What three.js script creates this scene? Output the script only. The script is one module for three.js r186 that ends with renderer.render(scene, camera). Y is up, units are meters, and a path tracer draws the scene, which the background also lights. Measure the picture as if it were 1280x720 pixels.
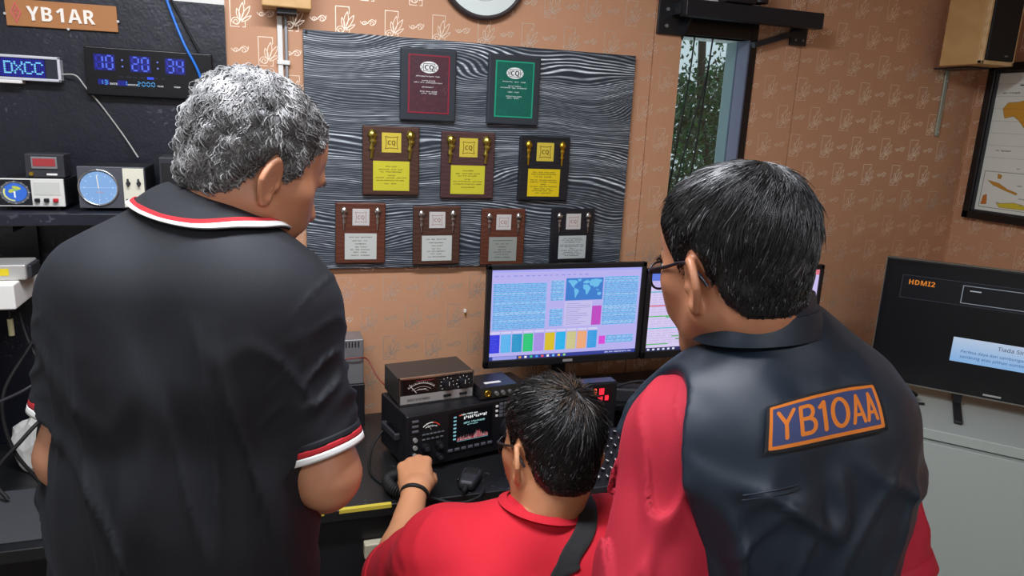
import * as THREE from 'three';
import { RoundedBoxGeometry } from 'three/addons/geometries/RoundedBoxGeometry.js';
import { mergeGeometries } from 'three/addons/utils/BufferGeometryUtils.js';
import { RectAreaLightUniformsLib } from 'three/addons/lights/RectAreaLightUniformsLib.js';
import { ImprovedNoise } from 'three/addons/math/ImprovedNoise.js';
import { FontLoader } from 'three/addons/loaders/FontLoader.js';
import { TextGeometry } from 'three/addons/geometries/TextGeometry.js';

// ---------------------------------------------------------------- camera, sky, lamps, exposure
const scene = new THREE.Scene();
const camera = new THREE.PerspectiveCamera(43.603, 16 / 9, 0.05, 60);
camera.position.set(0, 1.65, 0);
camera.up.set(0.029, 0.972, -0.232);
camera.lookAt(0.315, 1.65 - 0.229, -0.921);
scene.add(camera);
const renderer = new THREE.WebGLRenderer({ antialias: true });
renderer.toneMapping = THREE.LinearToneMapping;
renderer.toneMappingExposure = 1.0;
renderer.shadowMap.enabled = true;
RectAreaLightUniformsLib.init();
scene.background = new THREE.Color().setRGB(0.95, 1.02, 1.06);      // overcast sky seen through the window
const LAMPS = [                                                     // ceiling fittings: x, z, length, width, turn, strength
  [-0.05, -1.0, 1.2, 0.16, 0, 74],
  [0.3, 0.7, 1.2, 0.16, 0, 40],  // added fill lamp, unseen behind the camera
];
const CEIL = 2.6, ZW = -2.17, XR = 2.592, XL = -1.9, ZB = 2.2;

// ---------------------------------------------------------------- helpers
let seed = 12345;
const rnd = () => { seed = (seed * 1664525 + 1013904223) >>> 0; return seed / 4294967296; };
const rr = (a, b) => a + (b - a) * rnd();
const V = (x, y, z) => new THREE.Vector3(x, y, z);
const noise3 = new ImprovedNoise();
const N3 = (x, y, z) => noise3.noise(x, y, z);
const clamp = (x, a, b) => Math.min(b, Math.max(a, x));
const sstep = (a, b, x) => { const t = clamp((x - a) / (b - a), 0, 1); return t * t * (3 - 2 * t); };
const used = {};
function numbered(n) { const k = used[n] = (used[n] ?? -1) + 1; return k ? `${n}_${String(k).padStart(3, '0')}` : n; }
function shade(o) { o.castShadow = true; o.receiveShadow = true; return o; }
function merge(gs) {
  gs = [].concat(gs);
  if (gs.length === 1) return gs[0];
  gs = gs.map(g => { const q = g.index ? g.toNonIndexed() : g; for (const k of Object.keys(q.attributes)) if (!['position', 'normal', 'uv'].includes(k)) q.deleteAttribute(k);
    if (!q.attributes.uv) q.setAttribute('uv', new THREE.BufferAttribute(new Float32Array(q.attributes.position.count * 2), 2)); return q; });
  return mergeGeometries(gs);
}
function obj(name, gs, m, parent = scene) {
  const o = shade(new THREE.Mesh(merge(gs), m));
  o.name = parent === scene ? numbered(name) : name; parent.add(o); return o;
}
function thing(name, label, category, [x, y, z] = [0, 0, 0], turn = 0, group) {
  const o = new THREE.Group(); o.name = numbered(name); scene.add(o);
  o.position.set(x, y, z); o.rotation.y = turn; o.userData = { label, category };
  if (group) o.userData.group = group;
  return o;
}
function tag(o, label, category, group) { o.userData = { label, category }; if (group) o.userData.group = group; return o; }
function struct(name, gs, m, parent = scene) { const o = obj(name, gs, m, parent); if (parent === scene) o.userData.kind = 'structure'; return o; }
function box(w, h, d, x = 0, y = 0, z = 0, r = 0) {
  const g = r ? new RoundedBoxGeometry(w, h, d, 2, Math.min(r, w / 2.01, h / 2.01, d / 2.01)) : new THREE.BoxGeometry(w, h, d);
  g.translate(x, y, z); return g;
}
const span = (x0, x1, y0, y1, z0, z1, r) => box(x1 - x0, y1 - y0, z1 - z0, (x0 + x1) / 2, (y0 + y1) / 2, (z0 + z1) / 2, r);
function cyl(r0, r1, h, x = 0, y = 0, z = 0, axis = 'y', n = 24) {
  const g = new THREE.CylinderGeometry(r0, r1, h, n);
  if (axis === 'z') g.rotateX(Math.PI / 2); if (axis === 'x') g.rotateZ(-Math.PI / 2);
  g.translate(x, y, z); return g;
}
const tube = (pts, r, seg = 40, n = 8) => new THREE.TubeGeometry(new THREE.CatmullRomCurve3(pts.map(p => V(...p))), seg, r, n);
const lathe = (pts, n = 24) => new THREE.LatheGeometry(pts.map(p => new THREE.Vector2(...p)), n);
function plane(w, h, x, y, z) { const g = new THREE.PlaneGeometry(w, h); g.translate(x, y, z); return g; }
function uvBox(g, s = 1, ox = 0, oy = 0) {                          // texture coordinates in metres from the faces' own directions
  if (g.index) g = g.toNonIndexed();
  const p = g.attributes.position, n = g.attributes.normal, uv = new Float32Array(p.count * 2);
  for (let i = 0; i < p.count; i++) {
    const ax = Math.abs(n.getX(i)), ay = Math.abs(n.getY(i)), az = Math.abs(n.getZ(i));
    const [u, v] = az >= ax && az >= ay ? [p.getX(i), p.getY(i)] : ax >= ay ? [p.getZ(i), p.getY(i)] : [p.getX(i), p.getZ(i)];
    uv[2 * i] = (u - ox) * s; uv[2 * i + 1] = (v - oy) * s;
  }
  g.setAttribute('uv', new THREE.BufferAttribute(uv, 2)); return g;
}
function canvasTex(w, h, draw, srgb = true) {
  const c = document.createElement('canvas'); c.width = w; c.height = h;
  draw(c.getContext('2d'), w, h);
  const t = new THREE.CanvasTexture(c); if (srgb) t.colorSpace = THREE.SRGBColorSpace;
  t.wrapS = t.wrapT = THREE.RepeatWrapping; t.magFilter = THREE.LinearFilter; return t;
}
function dataTex(w, h, fn, srgb = false) {
  const a = new Uint8Array(w * h * 4);
  for (let j = 0; j < h; j++) for (let i = 0; i < w; i++) { const c = fn(i / w, j / h); const k = (j * w + i) * 4; a[k] = c[0]; a[k + 1] = c[1]; a[k + 2] = c[2]; a[k + 3] = 255; }
  const t = new THREE.DataTexture(a, w, h); t.magFilter = THREE.LinearFilter; t.minFilter = THREE.LinearMipmapLinearFilter; t.wrapS = t.wrapT = THREE.RepeatWrapping;
  if (srgb) t.colorSpace = THREE.SRGBColorSpace; t.needsUpdate = true; return t;
}
const rep = (t, x, y, ox = 0, oy = 0) => { const c = t.clone(); c.repeat.set(x, y); c.offset.set(ox, oy); c.needsUpdate = true; return c; };
const mat = (color, roughness = 0.6, metalness = 0, extra = {}) => new THREE.MeshStandardMaterial({ color, roughness, metalness, ...extra });
const pmat = (color, roughness, extra = {}) => new THREE.MeshPhysicalMaterial({ color, roughness, ...extra });
const per = (f, x, y, z, n) => f(x * n, y * n, z);
// periodic value noise for tiling textures
function tileNoise(u, v, n, s) {
  const x = u * n, y = v * n, i = Math.floor(x), j = Math.floor(y), fx = x - i, fy = y - j;
  const h = (a, b) => { let q = Math.sin(((a % n + n) % n) * 127.1 + ((b % n + n) % n) * 311.7 + s * 74.7) * 43758.5453; return q - Math.floor(q); };
  const a = fx * fx * (3 - 2 * fx), b = fy * fy * (3 - 2 * fy);
  return (h(i, j) * (1 - a) + h(i + 1, j) * a) * (1 - b) + (h(i, j + 1) * (1 - a) + h(i + 1, j + 1) * a) * b;
}
const grainTex = dataTex(256, 256, (u, v) => { const k = 255 * (0.25 * tileNoise(u, v, 16, 1) + 0.35 * tileNoise(u, v, 64, 2) + 0.4 * tileNoise(u, v, 128, 3)); return [k, k, k]; });
const weaveTex = dataTex(256, 256, (u, v) => { const k = 255 * (0.5 + 0.22 * Math.sin(u * 64 * 6.2832) * Math.sin(v * 64 * 6.2832) + 0.28 * (tileNoise(u, v, 128, 5) - 0.5) * 2); return [k, k, k]; });
const font = await new FontLoader().loadAsync('fonts/droid/droid_sans_bold.typeface.json');
// rows of unreadable small print: short uneven dashes
function smallPrint(c, x, y, w, h, words = 5) {
  let q = x; const end = x + w;
  for (let k = 0; k < words && q < end; k++) {
    const len = (w / words) * rr(0.6, 1.0);
    for (let s = q; s < Math.min(q + len, end); s += h * 0.7) { c.fillRect(s, y + rr(0, h * 0.25), h * rr(0.2, 0.5), h * rr(0.5, 1)); c.fillRect(s, y + h * rr(0.1, 0.8), h * 0.55, h * 0.22); }
    q += w / words;
  }
}

// ---------------------------------------------------------------- materials
const PW = 0.137, PH = 0.193;                                       // repeat of the wallpaper print in metres
function motif(c, W, H) {
  const sx = W / PW, sy = H / PH;
  const leafSet = (x, y) => {                                       // x, y: lower left corner of the frame in metres, y down
    const X = q => (x + q) * sx, Y = q => (y - q) * sy;
    c.beginPath(); c.moveTo(X(0.022), Y(0)); c.lineTo(X(0), Y(0)); c.lineTo(X(0), Y(0.075)); c.lineTo(X(0.037), Y(0.075)); c.lineTo(X(0.037), Y(0.058)); c.stroke();
    c.beginPath(); c.moveTo(X(0.037), Y(0.014)); c.lineTo(X(0.037), Y(0)); c.lineTo(X(0.03), Y(0)); c.stroke();
    const leaf = (bx, by, tx, ty, b) => {
      const mx = (bx + tx) / 2, my = (by + ty) / 2, dx = tx - bx, dy = ty - by;
      c.beginPath(); c.moveTo(X(bx), Y(by)); c.quadraticCurveTo(X(mx - dy * b), Y(my + dx * b), X(tx), Y(ty)); c.quadraticCurveTo(X(mx + dy * b), Y(my - dx * b), X(bx), Y(by)); c.stroke();
    };
    leaf(0.025, 0.018, 0.032, 0.062, 0.26); leaf(0.027, 0.017, 0.05, 0.054, 0.24); leaf(0.028, 0.013, 0.053, 0.03, 0.22); leaf(0.023, 0.018, 0.017, 0.046, 0.28);
    c.beginPath();
    for (let t = 0; t < 60; t++) { const a = t / 60 * 10, r = 0.0115 * (1 - t / 75); const q = [X(0.014 - r * Math.cos(a) * 1), Y(0.013 + r * Math.sin(a))]; t ? c.lineTo(...q) : c.moveTo(...q); }
    c.stroke();
    c.beginPath(); c.moveTo(X(0.004), Y(0.012)); c.quadraticCurveTo(X(0.016), Y(-0.002), X(0.027), Y(0.02)); c.stroke();
  };
  const scroll = (x, y) => {
    const X = q => (x + q) * sx, Y = q => (y - q) * sy;
    for (const [ox, s, dir] of [[-0.011, 0.007, 1], [0.008, 0.009, -1]]) {
      c.beginPath();
      for (let t = 0; t < 50; t++) { const a = t / 50 * 8, r = s * (1 - t / 60); const q = [X(ox + dir * r * Math.cos(a)), Y(r * Math.sin(a) * 0.9)]; t ? c.lineTo(...q) : c.moveTo(...q); }
      c.stroke();
    }
    c.beginPath(); c.moveTo(X(-0.022), Y(0.004)); c.quadraticCurveTo(X(-0.012), Y(-0.012), X(0), Y(0.004)); c.quadraticCurveTo(X(0.012), Y(0.018), X(0.02), Y(0.004)); c.stroke();
    c.beginPath(); c.moveTo(X(0.012), Y(-0.004)); c.quadraticCurveTo(X(0.022), Y(0), X(0.021), Y(0.011)); c.stroke();
  };
  c.lineWidth = 0.0018 * sx; c.lineCap = 'round'; c.lineJoin = 'round';
  leafSet(0.012, 0.087); scroll(0.012 + 0.09, 0.087 - 0.036);
  leafSet(0.012 + PW / 2, 0.087 + PH / 2); scroll(0.012 + 0.09 - PW / 2, 0.087 + PH / 2 - 0.036);
}
const wallColor = canvasTex(768, 1082, (c, w, h) => {
  c.fillStyle = 'rgb(196,146,111)'; c.fillRect(0, 0, w, h);
  for (let k = 0; k < 9000; k++) { c.fillStyle = rnd() < 0.5 ? 'rgba(150,95,66,0.10)' : 'rgba(226,176,140,0.10)'; const s = rr(1, 5); c.fillRect(rr(0, w), rr(0, h), s, s); }
  c.strokeStyle = 'rgb(252,236,216)'; motif(c, w, h);
});
const wallGloss = canvasTex(768, 1082, (c, w, h) => { c.fillStyle = 'rgb(0,150,0)'; c.fillRect(0, 0, w, h); c.strokeStyle = 'rgb(0,80,190)'; motif(c, w, h); }, false);
const WOFF = [0.324 - 0.012, 1.084 + 0.0865 - PH];
for (const t of [wallColor, wallGloss]) { t.repeat.set(1 / PW, 1 / PH); t.offset.set(-WOFF[0] / PW, -WOFF[1] / PH); }
const M = {};
M.wallpaper = new THREE.MeshStandardMaterial({ map: wallColor, roughnessMap: wallGloss, metalnessMap: wallGloss, roughness: 1, metalness: 1 });
M.white = mat(0xe9e8e2, 0.85); M.ceiling = mat(0xf0eee8, 0.9);
M.floor = mat(0x6d655c, 0.6);
M.black = mat(0x0e0f12, 0.5, 0, { bumpMap: rep(grainTex, 6, 6), bumpScale: 0.0004 });
M.blackGloss = mat(0x0c0d10, 0.28);
M.blackPlastic = mat(0x15161a, 0.42);
M.darkGrey = mat(0x2b2c31, 0.5);
M.rubber = mat(0x0b0b0c, 0.65);
M.chrome = mat(0xc8c8c6, 0.22, 1);
M.brushed = mat(0xc9c8c4, 0.45, 0.6);
M.gold = mat(0xd9b23c, 0.3, 1);
M.greyMetal = mat(0x8f9092, 0.45, 0.6);
M.whitePlastic = mat(0xe4e3dd, 0.5);
M.cabinet = mat(0xaeb7b0, 0.5, 0, { bumpMap: rep(grainTex, 5, 5), bumpScale: 0.0002 });
const paintTex = dataTex(512, 512, (u, v) => {                      // brushed black paint, scuffed and crackled
  const n = tileNoise(u, v, 8, 11) * 0.5 + tileNoise(u, v, 32, 12) * 0.3 + tileNoise(u, v, 128, 13) * 0.2, k = 255 * n; return [k, k, k];
});
const paintColor = dataTex(512, 512, (u, v) => {
  const big = tileNoise(u, v, 5, 21), fine = tileNoise(u, v, 96, 22), sc = fine > 0.86 && big > 0.62 ? 34 : 0; const k = 20 + 10 * big + sc; return [k, k + 2, k + 13];
}, true);
M.blackPaint = new THREE.MeshStandardMaterial({ map: paintColor, roughness: 0.42, bumpMap: paintTex, bumpScale: 0.0016 });
const woodTex = (seedv, a, b, fx = 3, fy = 40) => dataTex(256, 256, (u, v) => {
  const q = tileNoise(u, v, 4, seedv), l = Math.sin((v * fy + q * 6 + tileNoise(u, v, fx, seedv + 1) * 3)) * 0.5 + 0.5, k = 0.6 * l + 0.4 * tileNoise(u, v * 1, 64, seedv + 2);
  return [0, 1, 2].map(i => a[i] + (b[i] - a[i]) * k);
}, true);
M.beech = mat(0xffffff, 0.5, 0, { map: woodTex(31, [204, 162, 104], [216, 176, 118], 2, 12) });
M.walnut = mat(0xffffff, 0.4, 0, { map: woodTex(41, [62, 38, 30], [86, 56, 44], 3, 60) });
M.mahogany = mat(0xffffff, 0.4, 0, { map: woodTex(51, [78, 40, 28], [104, 58, 40], 3, 60) });
M.plumWood = mat(0xffffff, 0.4, 0, { map: woodTex(61, [62, 40, 40], [86, 56, 54], 3, 60) });
M.blackWood = mat(0xffffff, 0.35, 0, { map: woodTex(71, [18, 19, 24], [34, 36, 42], 3, 60) });
M.slateBlack = mat(0x33383f, 0.28);
const cerused = dataTex(1536, 1024, (u, v) => {                     // black veneer with pale limed grain, lines following warped contours
  const w = 1.5 * N3(u * 2.4 + 3.1, v * 2.9, 0.5) + 0.75 * N3(u * 3.4, v * 7.5, 4.2) + 0.06 * N3(u * 9, v * 22, 7.7);
  const f = v * 104 + w * 6.8, fr = Math.abs(f - Math.round(f)) * 2;   // 0 on a line
  const streak = 0.55 + 0.5 * N3(u * 5, v * 190, 2.2) + 0.25 * N3(u * 30, v * 240, 9.1);
  const fat = Math.abs(N3(Math.round(f) * 0.37 + 0.5, 3.3, 1.7));
  let k = sstep(0.62, 0.12, fr) * clamp(streak + 0.2, 0, 1) * (0.45 + 1.1 * fat);
  k = clamp(k + 0.10 * N3(u * 30, v * 400, 5.5), 0, 1);
  return [38 + 190 * k, 45 + 192 * k, 54 + 188 * k];
}, true);
M.awardBoard = new THREE.MeshStandardMaterial({ map: cerused, roughness: 0.42 });
const screenMat = (tex, k = 1) => new THREE.MeshStandardMaterial({ color: 0x050507, roughness: 0.3, emissive: 0xffffff, emissiveMap: tex, emissiveIntensity: k });
const printMat = (tex, roughness = 0.5, metalness = 0) => new THREE.MeshStandardMaterial({ map: tex, roughness, metalness });

// ---------------------------------------------------------------- the room
struct('floor', [uvBox(span(XL, XR, -0.1, 0, ZW, ZB))], M.floor);
struct('ceiling', [span(XL, XR, CEIL, CEIL + 0.1, ZW, ZB)], M.ceiling);
struct('wall_left', [span(XL - 0.12, XL, -0.1, CEIL + 0.1, ZW - 0.13, ZB + 0.1)], M.white);
struct('wall_rear', [span(XL, XR, -0.1, CEIL + 0.1, ZB, ZB + 0.1)], M.white);
struct('wall_right', [uvBox(span(XR, XR + 0.12, -0.1, CEIL + 0.1, ZW - 0.13, ZB + 0.1), 1, 0.05, 0.02)], M.wallpaper);
const W0 = 1.283, W1 = 1.548, WY0 = 0.98, WY1 = 1.942;              // window opening
const wallBack = new THREE.Group(); wallBack.name = 'wall_back'; wallBack.userData.kind = 'structure'; scene.add(wallBack);
obj('plaster', [span(XL, W0, -0.1, CEIL + 0.1, ZW - 0.13, ZW - 0.006), span(W1, XR, -0.1, CEIL + 0.1, ZW - 0.13, ZW - 0.006), span(W0, W1, -0.1, WY0, ZW - 0.13, ZW - 0.006), span(W0, W1, WY1, CEIL + 0.1, ZW - 0.13, ZW - 0.006)], M.white, wallBack);
const panel = (x0, x1, y0, y1, dz = 0) => obj('wall_panel', [uvBox(span(x0, x1, y0, y1, ZW - 0.006, ZW + dz))], M.wallpaper, wallBack);
panel(-0.1, 1.1815, 0, CEIL); panel(1.1845, W0, 0, CEIL, 0.003);
panel(W0, W1 + 0.024, 0, WY0); panel(W0, W1 + 0.024, 2.06, CEIL);
panel(W1 + 0.024, 1.7535, 0, CEIL); panel(1.7565, XR, 0, CEIL);
// window with black stile, grey aluminium reveal, pale masonry reveal outside and a pane
const win = new THREE.Group(); win.name = 'window_1'; win.userData.kind = 'structure'; scene.add(win);
M.alu = mat(0x6d7084, 0.5, 0.3); M.paleStone = mat(0x93a3a2, 0.9);
obj('window_frame', [span(W1, W1 + 0.024, WY0, 2.05, ZW - 0.01, ZW + 0.004), span(W0, W1, WY1, 2.05, ZW - 0.05, ZW + 0.002)], M.blackGloss, win);
obj('window_reveal', [span(W1 - 0.006, W1, WY0, WY1, ZW - 0.07, ZW), span(W0, W1 - 0.006, WY0, WY0 + 0.02, ZW - 0.07, ZW)], M.alu, win);
obj('masonry_reveal', [span(W1 - 0.004, W1 + 0.001, WY0, WY1, ZW - 0.131, ZW - 0.07)], M.paleStone, win);
const paneMat = new THREE.MeshPhysicalMaterial({ color: 0xdfe8ea, roughness: 0.02, transmission: 1, thickness: 0, ior: 1.45 });
obj('pane', [span(W0, W1 - 0.006, WY0 + 0.02, WY1, ZW - 0.064, ZW - 0.06)], paneMat, win);
// ceiling lamps
for (const [x, z, l, w, turn, k] of LAMPS) {
  const t = thing('ceiling_light', z < 0 ? 'white batten ceiling light above the radio desk' : 'added unseen white batten ceiling light over the open floor behind the camera', 'light', [x, CEIL, z], turn);
  obj('housing', [box(l + 0.06, 0.05, w + 0.04, 0, -0.025, 0, 0.01)], M.whitePlastic, t);
  obj('light_diffuser', [box(l, 0.012, w, 0, -0.056, 0, 0.004)], new THREE.MeshStandardMaterial({ color: 0xffffff, emissive: 0xf6f8ff, emissiveIntensity: 4 }), t);
  const a = new THREE.RectAreaLight(0xf3f6ff, k, l, w); a.position.set(x, CEIL - 0.064, z); a.rotation.set(-Math.PI / 2, 0, turn); scene.add(a);
}
// ---------------------------------------------------------------- black painted board on the left with its things
{
  const b = thing('black_plywood_board', 'black painted plywood backboard behind the radio shelf', 'board', [-0.99, 0, ZW]);
  obj('board_sheet', [uvBox(span(-0.9, 0.889, 0.62, 1.905, 0.0005, 0.016), 1.6)], M.blackPaint, b);
  const s = thing('black_shelf', 'long black shelf carrying the rotator controllers', 'shelf', [-0.99, 1.385, ZW + 0.016]);
  obj('shelf_board', [uvBox(span(-0.9, 0.892, -0.03, 0.0, 0, 0.235, 0.003), 1.6)], M.blackPaint, s);
  obj('bracket', [box(0.03, 0.15, 0.02, 0.4, -0.105, 0.01), box(0.03, 0.02, 0.2, 0.4, -0.04, 0.1)], M.blackPlastic, s);
  obj('bracket', [box(0.03, 0.15, 0.02, 0.75, -0.105, 0.01), box(0.03, 0.02, 0.2, 0.75, -0.04, 0.1)], M.blackPlastic, s);
}
const BZ = ZW + 0.016;                                              // face of the black board
{ // station sign
  const t = thing('callsign_sign', 'small brown board sign reading YB1AR in white letters', 'sign', [-0.475, 1.846, BZ]);
  t.rotation.z = 0.01;
  obj('backing', [box(0.242, 0.062, 0.006, 0, 0, 0.004, 0.001)], mat(0xa9713f, 0.6), t);
  let x = -0.076;
  for (const ch of 'YB1AR') {
    const g = new TextGeometry(ch, { font, size: 0.033, depth: 0.003, curveSegments: 5, bevelEnabled: false }); g.computeBoundingBox();
    const w = g.boundingBox.max.x - g.boundingBox.min.x; g.translate(x - g.boundingBox.min.x, -0.0165, 0.007); x += w + (ch === '1' || ch === 'B' ? 0.009 : 0.0045);
    obj('letter', [g], mat(0xf1eadd, 0.6), t);
  }
  const sh = new THREE.Shape([new THREE.Vector2(0, 0.024), new THREE.Vector2(0.011, 0), new THREE.Vector2(0, -0.024), new THREE.Vector2(-0.011, 0)]);
  sh.holes.push(new THREE.Path([new THREE.Vector2(0, 0.02), new THREE.Vector2(-0.009, 0), new THREE.Vector2(0, -0.02), new THREE.Vector2(0.009, 0)]));
  const dg = new THREE.ExtrudeGeometry(sh, { depth: 0.002, bevelEnabled: false }); dg.translate(-0.099, 0, 0.007);
  obj('diamond_emblem', [dg, box(0.0016, 0.02, 0.002, -0.099, 0, 0.008), box(0.009, 0.0016, 0.002, -0.099, 0.004, 0.008), box(0.007, 0.0016, 0.002, -0.099, -0.005, 0.008)], mat(0xd8606a, 0.6), t);
  for (const [px, py] of [[-0.1225, -0.004], [0.01, -0.031], [0.1225, -0.005]]) obj('screw', [cyl(0.0032, 0.0032, 0.004, px, py, 0.006, 'z', 10)], M.brushed, t);
}
{ // scrolling LED sign
  const tex = canvasTex(640, 192, (c, w, h) => {
    c.fillStyle = '#10114a'; c.fillRect(0, 0, w, h);
    c.fillStyle = '#2a2f38'; c.fillRect(w * 0.86, 0, w * 0.14, h);
    const L = { D: ['11110', '10001', '10001', '10001', '10001', '10001', '11110'], X: ['10001', '10001', '01010', '00100', '01010', '10001', '10001'], C: ['01110', '10001', '10000', '10000', '10000', '10001', '01110'] };
    const p = 15, x0 = 250;
    for (let j = 0; j < 11; j++) for (let i = 0; i < 36; i++) { c.fillStyle = '#1f24c8'; c.beginPath(); c.arc(10 + i * p, 14 + j * 16.4, 5.2, 0, 7); c.fill(); }
    [...'DXCC'].forEach((ch, k) => L[ch].forEach((row, j) => [...row].forEach((b, i) => { if (b === '1') { c.fillStyle = '#7fd4ff'; c.beginPath(); c.arc(x0 + (k * 5.6 + i) * 13.2, 40 + j * 18, 8, 0, 7); c.fill(); } })));
  });
  const t = thing('led_message_sign', 'silver framed LED message sign lit blue with DXCC', 'sign', [-0.585, 1.715, BZ]);
  obj('housing', [box(0.196, 0.056, 0.022, 0, 0, 0.012, 0.002)], M.blackPlastic, t);
  obj('frame', [box(0.2, 0.007, 0.03, 0, 0.0265, 0.015, 0.002), box(0.2, 0.007, 0.03, 0, -0.0265, 0.015, 0.002), box(0.007, 0.06, 0.03, 0.0965, 0, 0.015, 0.002), box(0.007, 0.06, 0.03, -0.0965, 0, 0.015, 0.002)], mat(0xd3d6dc, 0.35, 0.3), t);
  obj('led_display', [plane(0.186, 0.046, 0, 0, 0.0245)], screenMat(tex, 1.0), t);
  obj('lower_lip', [box(0.11, 0.008, 0.03, -0.04, -0.034, 0.016, 0.002)], M.whitePlastic, t);
}
{ // digital wall clock
  const seg = { 0: 'abcdef', 1: 'bc', 2: 'abged', 3: 'abgcd', 4: 'fgbc', 5: 'afgcd', 6: 'afgedc', 7: 'abc', 8: 'abcdefg', 9: 'abcdfg' };
  const digit = (c, ch, x, y, w, h, on, off, lw) => {
    const P = { a: [0, 0, 1, 0], b: [1, 0, 1, .5], c: [1, .5, 1, 1], d: [0, 1, 1, 1], e: [0, .5, 0, 1], f: [0, 0, 0, .5], g: [0, .5, 1, .5] };
    for (const pass of [0, 1]) for (const k in P) { const lit = (seg[ch] || '').includes(k); if (lit !== !!pass) continue; if (!lit && !off) continue;
      const [a, b, d, e] = P[k]; c.strokeStyle = lit ? on : off; c.lineWidth = lw; c.lineCap = 'butt'; c.beginPath();
      const ex = lw * 0.55 / Math.hypot((d - a) * w, (e - b) * h), sx = (d - a) * w * ex, sy = (e - b) * h * ex;
      c.moveTo(x + a * w + sx, y + b * h + sy); c.lineTo(x + d * w - sx, y + e * h - sy); c.stroke(); }
  };
  const tex = canvasTex(1024, 440, (c, w, h) => {
    c.fillStyle = '#07080d'; c.fillRect(0, 0, w, h);
    [[70, '1'], [150, '0'], [360, '2'], [440, '0'], [650, '3'], [730, '4']].forEach(([x, d], k) => { if (k % 2 === 0) { c.fillStyle = '#161a78'; c.fillRect(x - 14, 52, 170, 158); } });
    [[70, '1'], [150, '0'], [360, '2'], [440, '0'], [650, '3'], [730, '4']].forEach(([x, d]) => digit(c, d, x + 6, 66, 50, 128, '#5a76ff', '#2a30b4', 15));
    c.fillStyle = '#7d90ff'; for (const x of [285, 575]) for (const y of [100, 162]) { c.beginPath(); c.arc(x, y, 8, 0, 7); c.fill(); }
    c.fillStyle = '#3f4660'; c.font = 'bold 18px sans-serif'; ['SUN', 'MON', 'TUE', 'WED', 'THU', 'FRI', 'SAT'].forEach((s, k) => c.fillText(s, 250 + k * 58, 270));
    c.fillStyle = '#3a56ff'; c.fillRect(480, 252, 56, 24);
    c.fillStyle = '#1a1f8c'; c.fillRect(78, 296, 90, 52); c.fillRect(235, 300, 82, 52);
    const sm = (s, x) => [...s].forEach((d, k) => digit(c, d, x + k * 40, 306, 24, 40, '#56b8ff', null, 8));
    sm('13', 90); sm('1', 284); sm('2000', 396);
    c.fillStyle = '#e8ecf4'; c.font = 'bold 26px sans-serif'; c.fillText('DATE', 172, 346); c.font = 'bold 22px sans-serif'; c.fillText('MONTH', 316, 346); c.fillText('YEAR', 560, 346); c.fillText('TEMP', 700, 346);
  });
  const t = thing('digital_wall_clock', 'black digital wall clock with blue digits 10:20:34 and date', 'clock', [-0.283, 1.718, BZ]);
  obj('case', [box(0.298, 0.12, 0.024, 0, 0, 0.013, 0.004)], M.blackGloss, t);
  obj('led_display', [plane(0.288, 0.11, 0, 0, 0.0256)], screenMat(tex, 0.9), t);
}
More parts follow.
